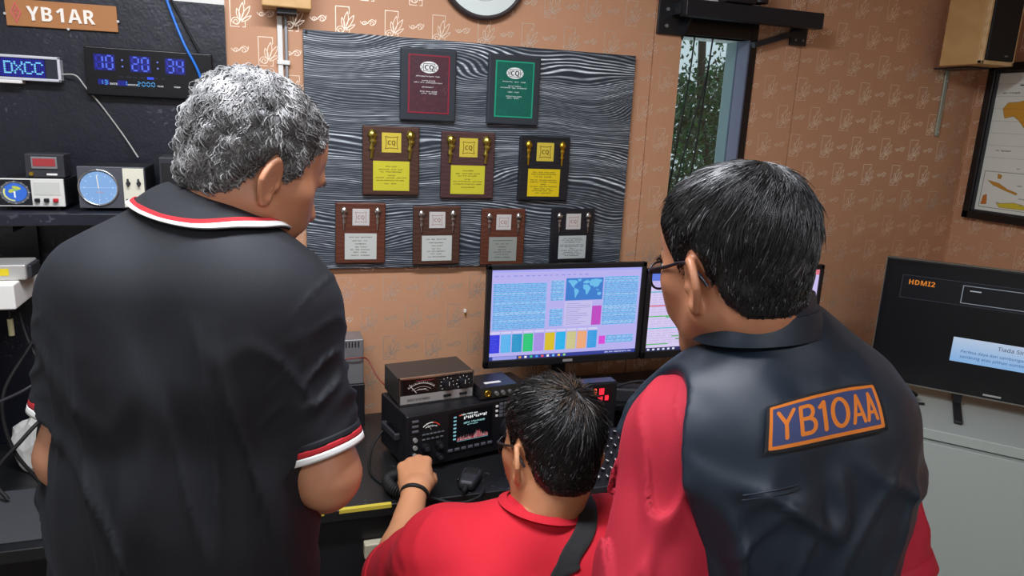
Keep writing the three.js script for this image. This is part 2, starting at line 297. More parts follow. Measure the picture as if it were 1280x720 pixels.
// two rotator controllers and a small meter on the shelf
const knob = (x, y, z, r, h, n = 20) => [cyl(r * 0.92, r, h, x, y, z + h / 2, 'z', n)];
{
  const dial = canvasTex(512, 512, (c, w) => {
    c.fillStyle = '#15171c'; c.fillRect(0, 0, w, w);
    c.strokeStyle = '#d7dbe2'; for (let k = 0; k < 72; k++) { const a = k * Math.PI / 36; c.lineWidth = k % 6 ? 4 : 8; c.beginPath(); c.moveTo(256 + 196 * Math.cos(a), 256 + 196 * Math.sin(a)); c.lineTo(256 + (k % 6 ? 226 : 236) * Math.cos(a), 256 + (k % 6 ? 226 : 236) * Math.sin(a)); c.stroke(); }
    c.fillStyle = '#2a6fd6'; c.beginPath(); c.arc(256, 256, 186, 0, 7); c.fill();
    c.strokeStyle = '#e4e38a'; c.lineWidth = 30; c.beginPath(); c.arc(256, 256, 165, 1.6, 3.6); c.stroke();
    c.fillStyle = '#c9cf4a'; c.beginPath(); c.ellipse(285, 165, 70, 32, 0.3, 0, 7); c.fill(); c.beginPath(); c.ellipse(205, 225, 52, 34, -0.6, 0, 7); c.fill(); c.fillStyle = '#8fbf6a'; c.beginPath(); c.ellipse(265, 205, 40, 22, 0.1, 0, 7); c.fill();
    c.fillStyle = '#ffffff'; c.beginPath(); c.arc(250, 250, 18, 0, 7); c.fill(); c.beginPath(); c.moveTo(240, 256); c.lineTo(262, 256); c.lineTo(266, 360); c.lineTo(240, 360); c.fill();
  });
  const t = thing('rotator_controller', 'white fronted antenna rotator controller with blue globe dial', 'controller', [-0.535, 1.385, -1.97]);
  obj('case', [box(0.132, 0.066, 0.14, 0.004, 0.042, -0.078, 0.004)], M.blackPlastic, t);
  obj('front_panel', [box(0.138, 0.066, 0.008, 0, 0.042, -0.004, 0.002)], mat(0xd5d6cf, 0.45), t);
  obj('dial_face', [plane(0.068, 0.06, -0.032, 0.0425, 0.0005)], printMat(dial, 0.35), t);
  obj('dial_lens', [cyl(0.0275, 0.0275, 0.0016, -0.032, 0.0425, 0.0016, 'z', 32)], new THREE.MeshPhysicalMaterial({ color: 0xffffff, roughness: 0.05, transmission: 1, thickness: 0, ior: 1.45 }), t);
  obj('label_plate', [box(0.054, 0.03, 0.001, 0.034, 0.052, 0.0004)], mat(0xc6c8c0, 0.4), t);
  for (const [x, c] of [[0.013, 0x14151a], [0.032, 0x14151a], [0.051, 0xb4202a]]) obj('switch', [box(0.0105, 0.009, 0.009, x, 0.025, 0.004, 0.002)], mat(c, 0.4), t);
  for (const x of [-0.05, 0.05]) obj('foot', [cyl(0.006, 0.006, 0.009, x, 0.0045, -0.02)], M.rubber, t);

  const dial2 = canvasTex(512, 512, (c, w) => {
    c.fillStyle = '#7fa6d2'; c.fillRect(0, 0, w, w);
    c.strokeStyle = 'rgba(225,238,250,0.75)'; c.lineWidth = 3; c.beginPath(); c.moveTo(40, 256); c.lineTo(472, 256); c.moveTo(256, 256); c.lineTo(262, 472); c.stroke();
    for (let k = 0; k < 72; k++) { const a = k * Math.PI / 36; c.lineWidth = k % 6 ? 2 : 5; const r0 = k % 6 ? 232 : 220; c.beginPath(); c.moveTo(256 + r0 * Math.cos(a), 256 + r0 * Math.sin(a)); c.lineTo(256 + 246 * Math.cos(a), 256 + 246 * Math.sin(a)); c.stroke(); }
    c.fillStyle = 'rgba(235,244,252,0.85)'; for (let k = 0; k < 12; k++) { const a = k * Math.PI / 6; c.fillRect(250 + 190 * Math.cos(a), 250 + 190 * Math.sin(a), 12, 12); }
    c.fillStyle = '#c88a78'; c.fillRect(220, 320, 100, 8);
  });
  const u = thing('rotator_controller', 'grey antenna rotator controller with pale blue round dial and cream switch plate', 'controller', [-0.362, 1.385, -1.965]);
  obj('case', [box(0.145, 0.1, 0.15, 0.002, 0.057, -0.08, 0.004)], M.blackPlastic, u);
  obj('front_panel', [box(0.146, 0.1, 0.01, 0, 0.057, -0.004, 0.002)], mat(0x55575e, 0.4, 0.3), u);
  const df = new THREE.CircleGeometry(0.041, 48); df.translate(-0.029, 0.057, 0.0022); obj('dial_face', [df], printMat(dial2, 0.3), u);
  const ring = new THREE.TorusGeometry(0.042, 0.0024, 10, 56); ring.translate(-0.029, 0.057, 0.003); obj('dial_ring', [ring], M.chrome, u);
  const nd = box(0.0022, 0.032, 0.001, 0, 0.014, 0); nd.rotateZ(0.08); nd.translate(-0.029, 0.057, 0.0036); obj('needle', [nd], M.whitePlastic, u);
  obj('switch_plate', [box(0.046, 0.094, 0.002, 0.0475, 0.057, 0.0015, 0.0008)], mat(0xd9d6c2, 0.45), u);
  for (const x of [0.036, 0.059]) {
    const s = obj('rocker_switch', [box(0.014, 0.011, 0.007, x, 0.025, 0.004, 0.002)], M.blackPlastic, u);
    obj('toggle_switch', [cyl(0.005, 0.005, 0.004, x, 0.068, 0.003, 'z', 14), box(0.0045, 0.02, 0.006, x, 0.07, 0.008, 0.002)], M.darkGrey, u);
  }
  obj('maker_name', [box(0.022, 0.004, 0.0006, 0.047, 0.014, 0.0028)], M.blackPlastic, u);
  for (const x of [-0.05, 0.05]) obj('foot', [cyl(0.006, 0.006, 0.008, x, 0.004, -0.02)], M.rubber, u);

  const m = thing('panel_meter', 'small dark box with red display window on the globe dial controller', 'meter', [-0.505, 1.4605, -1.985]);
  obj('case', [box(0.082, 0.056, 0.07, 0, 0.0285, -0.035, 0.003)], M.darkGrey, m);
  obj('bezel', [box(0.054, 0.028, 0.004, 0, 0.036, 0.001, 0.001)], M.greyMetal, m);
  obj('display_window', [box(0.046, 0.018, 0.002, 0, 0.037, 0.003, 0.0005)], pmat(0xa03a3e, 0.12), m);
  obj('push_button', [cyl(0.0045, 0.0045, 0.004, -0.028, 0.01, 0.002, 'z', 14)], M.gold, m);
  obj('maker_name', [box(0.022, 0.0045, 0.0008, 0.014, 0.009, 0.0003)], M.whitePlastic, m);
  const blk = thing('black_speaker_box', 'dark box at the shelf end behind the grey haired man', 'box', [-0.222, 1.385, -2.02]);
  obj('case', [box(0.085, 0.13, 0.12, 0, 0.065, -0.055, 0.004)], M.darkGrey, blk);
  obj('grille', [box(0.07, 0.1, 0.004, 0, 0.066, 0.006, 0.001)], M.rubber, blk);
}
{ // white ledge, silver adapter and cables below the shelf
  const t = thing('white_box', 'white box standing under the black shelf on a stack of cartons', 'box', [-0.66, 0.72, -1.92]);
  obj('carton', [box(0.19, 0.46, 0.14, -0.13, 0.23, 0, 0.004)], M.blackPlastic, t);
  obj('lid', [box(0.29, 0.058, 0.2, -0.03, 0.492, 0.005, 0.004)], M.whitePlastic, t);
  const a = thing('power_adapter', 'silver power adapter with yellow label on the white box', 'adapter', [-0.605, 1.241, -1.9]);
  obj('case', [box(0.15, 0.036, 0.09, 0, 0.0185, 0, 0.004)], M.brushed, a);
  obj('yellow_label', [box(0.1, 0.016, 0.001, -0.008, 0.02, 0.0455)], mat(0xd7c21e, 0.5), a);
  obj('end_cap', [box(0.012, 0.03, 0.07, 0.078, 0.018, 0, 0.003)], M.darkGrey, a);
  const cab = (name, label, pts, r, m) => tag(obj(name, [tube(pts, r, 60)], m), label, 'cable');
  cab('white_cable', 'thin pale cable running from the LED sign past the digital clock', [[-0.487, 1.705, BZ + 0.012], [-0.455, 1.704, BZ + 0.02], [-0.434, 1.675, BZ + 0.02], [-0.41, 1.64, BZ + 0.008], [-0.36, 1.56, BZ + 0.006], [-0.325, 1.505, BZ + 0.03]], 0.002, mat(0xa4a49e, 0.5));
  cab('blue_cable', 'bright blue cable hanging in front of the digital clock', [[-0.25, 1.96, BZ + 0.012], [-0.235, 1.9, BZ + 0.012], [-0.2, 1.8, BZ + 0.034], [-0.165, 1.72, BZ + 0.034], [-0.14, 1.55, BZ + 0.02], [-0.13, 1.4, BZ + 0.02]], 0.0035, mat(0x1f6fd0, 0.4));
  cab('black_cable', 'thin black cable beside the bright blue cable', [[-0.238, 1.93, BZ + 0.008], [-0.19, 1.83, BZ + 0.008], [-0.15, 1.74, BZ + 0.01], [-0.125, 1.6, BZ + 0.012]], 0.003, M.rubber);
  const hang = [
    [[[-0.6, 1.2, -1.99], [-0.57, 1.08, -1.95], [-0.52, 0.98, -1.9], [-0.5, 0.9, -1.9], [-0.53, 0.735, -1.88]], 0.004, M.rubber],
    [[[-0.5, 1.22, -2.0], [-0.55, 1.08, -1.93], [-0.61, 0.96, -1.88], [-0.6, 0.84, -1.86], [-0.55, 0.735, -1.86]], 0.0045, M.rubber],
    [[[-0.46, 1.15, -2.02], [-0.5, 1.02, -1.96], [-0.56, 0.97, -1.9], [-0.65, 0.95, -1.8], [-0.75, 0.9, -1.79]], 0.004, M.darkGrey],
    [[[-0.44, 1.3, -2.03], [-0.47, 1.1, -1.98], [-0.54, 0.92, -1.94], [-0.56, 0.8, -1.92], [-0.52, 0.74, -1.9]], 0.006, M.rubber],
    [[[-0.43, 1.1, -2.05], [-0.48, 0.95, -1.97], [-0.57, 0.86, -1.86], [-0.63, 0.78, -1.82], [-0.6, 0.73, -1.8]], 0.005, M.rubber],
  ];
  const hl = ['thin black cable hanging from the white box to the desk', 'black cable bowing out farthest under the white box', 'grey cable looping away sideways under the white box', 'thickest black cable hanging behind the polo shirt man', 'black cable drooping lowest onto the desk under the white box'];
  hang.forEach(([p, r, m], k) => cab('hanging_cable', hl[k], p, r, m));
  const plug = thing('cable_connector', 'pale inline connector on a lead under the white box', 'connector', [-0.585, 1.12, -1.9]);
  obj('shell', [cyl(0.006, 0.006, 0.04, 0, 0, 0)], mat(0xb9b48a, 0.5), plug); obj('lead', [tube([[0, 0.02, 0], [0, 0.06, -0.01], [0.005, 0.1, -0.02]], 0.002, 10)], M.darkGrey, plug);
  const paper = thing('white_packet', 'crumpled white packet on the desk behind the hanging cables', 'packet', [-0.57, 0.72, -1.98]);
  const pg = new THREE.IcosahedronGeometry(0.06, 3); { const p = pg.attributes.position; for (let i = 0; i < p.count; i++) { const q = V(p.getX(i), p.getY(i), p.getZ(i)), k = 1 + 0.35 * N3(q.x * 25, q.y * 25, q.z * 25); p.setXYZ(i, q.x * k * 1.1, Math.max(-0.058, q.y * k * 1.4), q.z * k * 0.6); } pg.computeVertexNormals(); pg.translate(0, 0.06, 0); }
  obj('wrapper', [pg], M.whitePlastic, paper);
}
// ---------------------------------------------------------------- award board and plaques
{
  const t = thing('award_board', 'large black board with pale limed wood grain holding nine plaques', 'board', [0.6065, 1.5255, ZW]);
  const g = uvBox(box(1.017, 0.671, 0.018, 0, 0, 0.0095, 0.002), 1 / 1.02, -0.508, -0.336);
  { const uv = g.attributes.uv; for (let i = 0; i < uv.count; i++) uv.setY(i, uv.getY(i) * 1.5); }
  obj('board_sheet', [g], M.awardBoard, t);
  obj('pin', [cyl(0.004, 0.004, 0.008, -0.5, 0.328, 0.021, 'z', 10)], M.rubber, t);
  const PZ = ZW + 0.0195;
  const label = (w, h, bg, ink, frame, lines) => canvasTex(w, h, (c) => {
    c.fillStyle = bg; c.fillRect(0, 0, w, h);
    c.fillStyle = ink; for (const [y, k, n] of lines) smallPrint(c, w * (0.5 - k / 2), h * y, w * k, h * 0.042, n);
    if (frame) { c.strokeStyle = frame; c.lineWidth = w * 0.02; c.strokeRect(w * 0.06, h * 0.05, w * 0.88, h * 0.9); }
  });
  const marble = (a, b, line) => canvasTex(384, 560, (c, w, h) => {
    c.fillStyle = a; c.fillRect(0, 0, w, h);
    for (let k = 0; k < 260; k++) { c.strokeStyle = rnd() < 0.5 ? b : line; c.globalAlpha = rr(0.05, 0.3); c.lineWidth = rr(1, 7); const x = rr(0, w), y = rr(0, h); c.beginPath(); c.moveTo(x, y); c.quadraticCurveTo(x + rr(-60, 60), y + rr(-60, 60), x + rr(-70, 70), y + rr(-70, 70)); c.stroke(); }
    c.globalAlpha = 1; c.strokeStyle = line; c.lineWidth = 14; c.strokeRect(7, 7, w - 14, h - 14); c.strokeStyle = a; c.lineWidth = 4; c.strokeRect(22, 22, w - 44, h - 44);
    c.fillStyle = '#e9ece8'; c.beginPath(); c.ellipse(w / 2, 118, 84, 56, 0, 0, 7); c.fill();
    c.fillStyle = '#23262b'; c.font = 'bold 66px sans-serif'; c.textAlign = 'center'; c.fillText('CQ', w / 2, 142);
    c.lineWidth = 5; c.strokeStyle = '#23262b'; c.strokeRect(w / 2 - 52, 84, 104, 70);
    c.beginPath(); c.moveTo(w / 2 - 74, 100); c.lineTo(w / 2 - 60, 122); c.lineTo(w / 2 - 76, 138); c.moveTo(w / 2 + 74, 100); c.lineTo(w / 2 + 60, 122); c.lineTo(w / 2 + 76, 138); c.stroke();
    c.fillStyle = '#d9dcd8'; for (const [y, k, n] of [[198, 0.62, 4], [240, 0.34, 2], [258, 0.72, 5], [300, 0.34, 2], [342, 0.42, 3], [360, 0.36, 2]]) smallPrint(c, w * (0.5 - k / 2), y, w * k, 12, n);
  });
  const stone = (x, tex, label_) => {
    const p = thing('award_plaque', label_, 'plaque', [x, 1.7325, PZ], 0, 'upper award plaques');
    obj('base', [box(0.165, 0.205, 0.016, 0, 0, 0.008, 0.006)], M.slateBlack, p);
    obj('plate', [box(0.122, 0.164, 0.0015, 0, 0.002, 0.0168)], printMat(tex, 0.3), p);
  };
  stone(0.446, marble('#4a2b34', '#7d6a74', '#8a2638'), 'slate award plaque with dark maroon marbled plate and white oval emblem');
  stone(0.707, marble('#0f5f50', '#35465a', '#1f9a78'), 'slate award plaque with green marbled plate and white oval emblem');
  // a torch ornament: turned handle and flame
  const torchShape = s => lathe([[0, -0.03], [0.0016, -0.029], [0.0018, -0.012], [0.0034, -0.009], [0.002, -0.004], [0.003, 0.004], [0.0042, 0.009], [0.0026, 0.012], [0.0052, 0.017], [0.0062, 0.022], [0.0048, 0.028], [0.0016, 0.0325], [0, 0.034]].map(([r, y]) => [r * s, y * s]), 14);
  const figureShape = s => { const g2 = torchShape(s); const p = g2.attributes.position; for (let i = 0; i < p.count; i++) { const y = p.getY(i) / s; const k = y < 0.014 ? 2.0 : 1.7; p.setX(i, p.getX(i) * k + 0.0022 * s * Math.sin(y * 260) * (y < 0.016 ? 1 : 0)); p.setZ(i, p.getZ(i) * k * 0.8); } g2.computeVertexNormals(); return g2; };
  const plaque = (x, y, w, h, wood, metal, tex, plateTint, figure, tilt, lab, grp) => {
    const p = thing('award_plaque', lab, 'plaque', [x, y, PZ], 0, grp); p.rotation.z = tilt;
    obj('base', [uvBox(box(w, h, 0.014, 0, 0, 0.007, 0.004), 8, -0.1, x * 3)], wood, p);
    const pw = w * 0.64, ph = h * 0.43;
    obj('plate', [uvBox(box(pw, ph, 0.0014, 0, -h * 0.215, 0.0147), 1)].map(g2 => { const q = g2.attributes.position, uv = g2.attributes.uv; for (let i = 0; i < q.count; i++) uv.setXY(i, q.getX(i) / pw + 0.5, (q.getY(i) + h * 0.215) / ph + 0.5); return g2; }), plateTint(tex), p);
    const es = w * 0.34, em = emblem[metal];
    obj('emblem', [uvBox(box(es, es, 0.0016, 0, h * 0.265, 0.0148, 0.0006), 1)].map(g2 => { const q = g2.attributes.position, uv = g2.attributes.uv; for (let i = 0; i < q.count; i++) uv.setXY(i, q.getX(i) / es + 0.5, (q.getY(i) - h * 0.265) / es + 0.5); return g2; }), em, p);
    for (const s of [-1, 1]) { const g2 = figure ? figureShape(h / 0.15) : torchShape(h / 0.165).scale(1.5, 1, 1); g2.translate(s * w * 0.335, h * (figure ? 0.23 : 0.235), 0.018); obj('torch_ornament', [g2], metal === 'gold' ? (figure ? M.brass : M.gold) : M.chrome, p); }
  };
  M.brass = mat(0xc9b95a, 0.28, 1);
  const emblemTex = (bg, ink) => canvasTex(160, 160, (c) => {
    c.fillStyle = bg; c.fillRect(0, 0, 160, 160); c.strokeStyle = ink; c.lineWidth = 5; c.beginPath(); c.moveTo(28, 30); c.quadraticCurveTo(80, 44, 132, 30); c.quadraticCurveTo(116, 80, 132, 130); c.quadraticCurveTo(80, 116, 28, 130); c.quadraticCurveTo(44, 80, 28, 30); c.stroke();
    c.font = 'bold 50px sans-serif'; c.textAlign = 'center'; c.fillStyle = ink; c.fillText('CQ', 80, 98);
  });
  const emblem = { gold: printMat(emblemTex('#e4cf4e', '#6e5a1c'), 0.35, 0.3), silver: printMat(emblemTex('#d9d8d4', '#b58e8e'), 0.35, 0.3) };
  const L1 = [[0.16, 0.3, 2], [0.26, 0.7, 4], [0.34, 0.6, 4], [0.46, 0.2, 1], [0.54, 0.86, 6], [0.63, 0.82, 5], [0.74, 0.4, 2]];
  const L2 = [[0.12, 0.72, 4], [0.26, 0.54, 3], [0.38, 0.36, 2], [0.5, 0.34, 2], [0.6, 0.66, 4], [0.7, 0.46, 2], [0.82, 0.6, 4]];
  const L3 = [[0.1, 0.7, 4], [0.17, 0.8, 5], [0.26, 0.6, 4], [0.38, 0.86, 6], [0.45, 0.86, 6], [0.54, 0.2, 1], [0.62, 0.84, 6], [0.7, 0.6, 3], [0.77, 0.7, 4], [0.85, 0.5, 3]];
  const yel = t2 => printMat(t2, 0.4, 0.25), sil = t2 => printMat(t2, 0.4, 0.15);
  const yt = (c, l) => label(320, 260, c, '#6b651c', null, l), st = (c, l, f) => label(320, 260, c, '#4a4d4c', f, l);
  plaque(0.3395, 1.512, 0.166, 0.2, M.walnut, 'gold', yt('#d8d23a', L1), yel, true, 0.0, 'brown award plaque with gold plate under the maroon plaque', 'gold award plaques');
  plaque(0.5715, 1.505, 0.166, 0.2, M.plumWood, 'gold', yt('#d8d23a', L1), yel, true, 0.0, 'brown award plaque with gold plate between the other two gold plate plaques', 'gold award plaques');
  plaque(0.819, 1.5, 0.167, 0.199, M.blackWood, 'gold', yt('#ecd01e', L3), yel, false, 0.0, 'black award plaque with deep yellow gold plate', 'gold award plaques');
  plaque(0.251, 1.299, 0.145, 0.181, M.mahogany, 'silver', st('#c9cfc8', L2), sil, false, -0.01, 'reddest wooden award plaque with silver plate at the board corner', 'silver award plaques');
  plaque(0.4805, 1.291, 0.146, 0.181, M.walnut, 'silver', st('#c9cfc8', L2), sil, false, 0.005, 'brown award plaque with bright silver plate between the reddest and the dull plated plaque', 'silver award plaques');
  plaque(0.693, 1.285, 0.143, 0.178, M.mahogany, 'silver', st('#9a9f98', L2), sil, false, 0, 'brown award plaque with dull grey silver plate and pink emblem', 'silver award plaques');
  plaque(0.9305, 1.288, 0.15, 0.175, M.blackWood, 'silver', st('#c2c9c8', L3), sil, false, 0.01, 'black award plaque with silver plate', 'silver award plaques');
}
{ // round wall clock, cut by the top of the picture
  const face = canvasTex(512, 512, (c, w) => {
    c.fillStyle = '#dfeae4'; c.fillRect(0, 0, w, w); c.strokeStyle = '#a9b5b0'; c.lineWidth = 4; c.beginPath(); c.arc(256, 256, 168, 0, 7); c.stroke();
    c.strokeStyle = '#7c8884'; for (let k = 0; k < 60; k++) { const a = k * Math.PI / 30; c.lineWidth = k % 5 ? 3 : 7; c.beginPath(); c.moveTo(256 + 150 * Math.cos(a), 256 + 150 * Math.sin(a)); c.lineTo(256 + 164 * Math.cos(a), 256 + 164 * Math.sin(a)); c.stroke(); }
    c.fillStyle = '#6c7774'; c.font = 'bold 34px sans-serif'; c.textAlign = 'center'; for (let k = 1; k <= 12; k++) { const a = k * Math.PI / 6; c.fillText(String(k), 256 + 122 * Math.sin(a), 268 - 122 * Math.cos(a)); }
  });
  const t = thing('wall_clock', 'round white wall clock with a dark rim above the award board', 'clock', [0.606, 2.06, ZW]);
  const rim = lathe([[0.122, 0], [0.134, 0.002], [0.135, 0.018], [0.128, 0.026], [0.121, 0.022], [0.121, 0.0]], 64); rim.rotateX(Math.PI / 2); obj('rim', [rim], mat(0x3b3234, 0.4), t);
  const f = new THREE.CircleGeometry(0.1225, 64); f.translate(0, 0, 0.016); obj('clock_face', [f], printMat(face, 0.5), t);
  const hand = (l, w, a) => { const g = box(w, l, 0.001, 0, l * 0.4, 0.0185); g.rotateZ(a); return g; };
  obj('hand', [hand(0.06, 0.005, 0.9)], M.blackPlastic, t); obj('hand', [hand(0.09, 0.0035, -2.1)], M.blackPlastic, t);
}
{ // wooden wall box with white conduit below
  const t = thing('wooden_wall_box', 'small wooden wall box at the top of the white conduit', 'box', [0.056, 1.9, ZW]);
  obj('case', [uvBox(box(0.125, 0.16, 0.08, 0, 0.085, 0.04, 0.004), 6)], M.beech, t);
  obj('bracket', [box(0.05, 0.012, 0.06, 0, -0.001, 0.03)], M.darkGrey, t);
  const c = thing('white_conduit', 'white plastic cable conduit beside the award board', 'conduit', [0.046, 0.72, ZW]);
  obj('channel', [box(0.014, 1.17, 0.012, -0.008, 0.585, 0.0065, 0.002)], M.whitePlastic, c);
  obj('channel', [box(0.009, 1.17, 0.01, 0.008, 0.585, 0.0055, 0.002)], M.greyMetal, c);
  const clip = box(0.034, 0.012, 0.016, 0, 1.05, 0.008, 0.002); obj('clip', [clip], M.whitePlastic, c);
}
{ // heavy black bracket across the window head
  const t = thing('black_wall_bracket', 'heavy black bracket beam bolted across the window head', 'bracket', [1.48, 1.99, ZW]);
  const plate1 = obj('mounting_plate', [box(0.098, 0.2, 0.01, -0.246, 0.045, 0.0085, 0.002)], M.blackPlastic, t);
  obj('mounting_plate', [box(0.066, 0.075, 0.01, 0.25, -0.015, 0.0085, 0.002)], M.blackPlastic, t);
  for (const y of [-0.03, 0.02, 0.07]) obj('bolt', [cyl(0.006, 0.006, 0.006, -0.265, y, 0.016, 'z', 6)], M.greyMetal, t);
  for (const [x, y] of [[0.235, -0.035], [0.265, -0.035]]) obj('bolt', [cyl(0.004, 0.004, 0.005, x, y, 0.0155, 'z', 6)], M.greyMetal, t);
  const beam = box(0.52, 0.05, 0.04, 0.015, 0.02, 0.075, 0.003); obj('beam', [beam], M.blackPaint2 = mat(0x1d2026, 0.38, 0.2), t);
  const arm = (x) => box(0.03, 0.035, 0.06, x, 0.02, 0.04); obj('arm', [arm(-0.235)], M.blackPaint2, t); obj('arm', [arm(0.25)], M.blackPaint2, t);
  const gus = new THREE.Shape([new THREE.Vector2(0, -0.055), new THREE.Vector2(0, 0.05), new THREE.Vector2(0.08, 0.05)]); const gg = new THREE.ExtrudeGeometry(gus, { depth: 0.006, bevelEnabled: false }); gg.rotateY(-Math.PI / 2); gg.translate(-0.2, -0.012, 0.012); obj('gusset', [gg], M.blackPaint2, t);
  const strut = box(0.2, 0.018, 0.02, 0, 0, 0); strut.rotateZ(0.3); strut.translate(0.16, -0.035, 0.02); obj('strut', [strut], M.blackPaint2, t);
  // unit held on top of the beam
  const u = thing('black_mast_unit', 'black boxy unit standing on the bracket beam above the window', 'unit', [1.43, 2.0365, ZW + 0.07]);
  obj('case', [box(0.1, 0.12, 0.07, 0, 0.06, 0, 0.006)], M.blackPlastic, u); obj('boss', [cyl(0.03, 0.03, 0.08, 0.08, 0.05, 0, 'y', 20)], M.blackPlastic, u);
  obj('cable_gland', [cyl(0.008, 0.01, 0.03, -0.02, 0.03, 0.045, 'z', 14)], M.darkGrey, u);
  const lines = [[[[1.345, 1.98, -2.19], [1.34, 1.8, -2.195], [1.318, 1.55, -2.2], [1.295, 1.3, -2.205], [1.29, 1.0, -2.2]], 'black cable in the window hanging nearest the wallpapered jamb'], [[[1.41, 1.98, -2.18], [1.395, 1.8, -2.182], [1.35, 1.6, -2.184], [1.318, 1.4, -2.186], [1.3, 1.0, -2.18]], 'black cable slanting between the two others in the window'], [[[1.415, 1.98, -2.19], [1.408, 1.8, -2.195], [1.398, 1.6, -2.2], [1.385, 1.4, -2.205], [1.38, 1.0, -2.2]], 'black cable hanging straightest in the window']];
  for (const [p, l] of lines) tag(obj('window_cable', [tube(p, 0.0028, 50)], M.rubber), l, 'cable');
}
{ // wooden loudspeaker near the corner
  const t = thing('bookshelf_speaker', 'beech loudspeaker with black grille mounted high near the corner', 'speaker', [2.306, 1.905, -2.10]);
  obj('cabinet', [uvBox(span(0, 0.15, 0, 0.26, 0, 0.15, 0.003), 5)], M.beech, t);
  obj('front_frame', [uvBox(span(0, 0.15, 0, 0.014, 0.15, 0.168, 0.003), 5), uvBox(span(0, 0.012, 0.0, 0.26, 0.15, 0.168, 0.003), 5), uvBox(span(0.138, 0.15, 0, 0.26, 0.15, 0.168, 0.003), 5), uvBox(span(0, 0.15, 0.248, 0.26, 0.15, 0.168, 0.003), 5)], mat(0xffffff, 0.45, 0, { map: woodTex(81, [214, 176, 120], [236, 204, 154], 3, 30) }), t);
  obj('grille', [span(0.012, 0.138, 0.014, 0.248, 0.148, 0.174, 0.004)], M.rubber, t);
  obj('badge', [box(0.014, 0.004, 0.001, 0.1, 0.03, 0.1745)], M.greyMetal, t);
  const b = thing('speaker_bracket', 'long pale metal wall bracket hanging below the loudspeaker', 'bracket', [2.42, 1.66, ZW]);
  obj('strip', [box(0.016, 0.25, 0.008, 0.005, 0.125, 0.005, 0.002)], mat(0xa9b0a4, 0.4, 0.6), b);
  obj('shelf_plate', [box(0.1, 0.005, 0.15, -0.02, 0.2415, 0.085)], M.blackPlastic, b);
  for (const y of [0.015, 0.2]) obj('screw', [cyl(0.004, 0.004, 0.004, 0.005, y, 0.0105, 'z', 10)], M.brushed, b);
}
{ // framed map on the right wall
  const tex = canvasTex(1024, 768, (c, w, h) => {
    c.fillStyle = '#e6eadf'; c.fillRect(0, 0, w, h);
    c.fillStyle = '#2b2c2c'; c.font = 'bold 56px serif'; c.fillText('YA', 128, 62); c.fillRect(118, 72, 110, 6);
    const land = (col, pts) => { c.fillStyle = col; c.beginPath(); pts.forEach(([x, y], k) => { const q = [x + rr(-6, 6), y + rr(-6, 6)]; k ? c.lineTo(...q) : c.moveTo(...q); }); c.closePath(); c.fill(); c.strokeStyle = '#9a7a3a'; c.lineWidth = 2; c.stroke(); };
    land('#d59a33', [[60, 200], [80, 172], [130, 162], [170, 150], [230, 130], [330, 120], [430, 150], [470, 230], [430, 320], [350, 420], [300, 450], [250, 430], [215, 380], [190, 320], [150, 262], [110, 240], [78, 246]]);
    land('#c98b2c', [[180, 110], [240, 96], [260, 120], [210, 132]]); land('#c3c66a', [[480, 140], [640, 110], [760, 170], [700, 300], [560, 260]]); land('#d3a24a', [[780, 200], [900, 180], [960, 300], [880, 420], [800, 340]]);
    c.fillStyle = '#6a7068'; for (const [x, y, k] of [[40, 110, 90], [60, 420, 80], [250, 470, 90], [520, 400, 120]]) smallPrint(c, x, y, k, 9, 3);
    c.strokeStyle = '#7e857c'; c.lineWidth = 3; c.strokeRect(26, 540, 420, 200); c.strokeRect(470, 540, 520, 200);
    land('#c98b2c', [[50, 590], [110, 606], [160, 626], [210, 640], [200, 652], [140, 636], [80, 612]]); land('#c9722c', [[36, 680], [60, 670], [66, 720], [40, 726]]); land('#d9c63a', [[120, 712], [200, 700], [280, 716], [270, 732], [130, 732]]); land('#c98b2c', [[90, 556], [112, 552], [110, 576], [94, 574]]); land('#d59a33', [[520, 600], [640, 580], [700, 640], [600, 690]]);
    c.fillStyle = '#6a7068'; for (let k = 0; k < 30; k++) smallPrint(c, rr(30, 960), rr(480, 720), rr(14, 40), 6, 1);
    c.strokeStyle = 'rgba(90,100,95,0.35)'; c.lineWidth = 2; for (let k = 1; k < 8; k++) { c.beginPath(); c.moveTo(0, k * 66); c.lineTo(w, k * 66 + 8); c.stroke(); }
  });
  const t = thing('framed_map', 'large black framed map with orange land titled YA beside the loudspeaker', 'map', [XR, 1.357, -2.112], -Math.PI / 2);
  const W = 0.86, H = 0.575;                                        // local x runs along the wall towards the camera
  obj('frame', [span(0, W, 0, 0.03, 0.002, 0.03, 0.004), span(0, W, H - 0.03, H, 0.002, 0.03, 0.004), span(0, 0.03, 0, H, 0.002, 0.03, 0.004), span(W - 0.03, W, 0, H, 0.002, 0.03, 0.004)], M.blackGloss, t);
  obj('inner_bead', [span(0.028, W - 0.028, 0.028, 0.036, 0.002, 0.022, 0.002), span(0.028, W - 0.028, H - 0.036, H - 0.028, 0.002, 0.022, 0.002), span(0.028, 0.036, 0.028, H - 0.028, 0.002, 0.022, 0.002), span(W - 0.036, W - 0.028, 0.028, H - 0.028, 0.002, 0.022, 0.002)], M.darkGrey, t);
  obj('map_sheet', [plane(W - 0.06, H - 0.06, W / 2, H / 2, 0.01)], printMat(tex, 0.5), t);
}
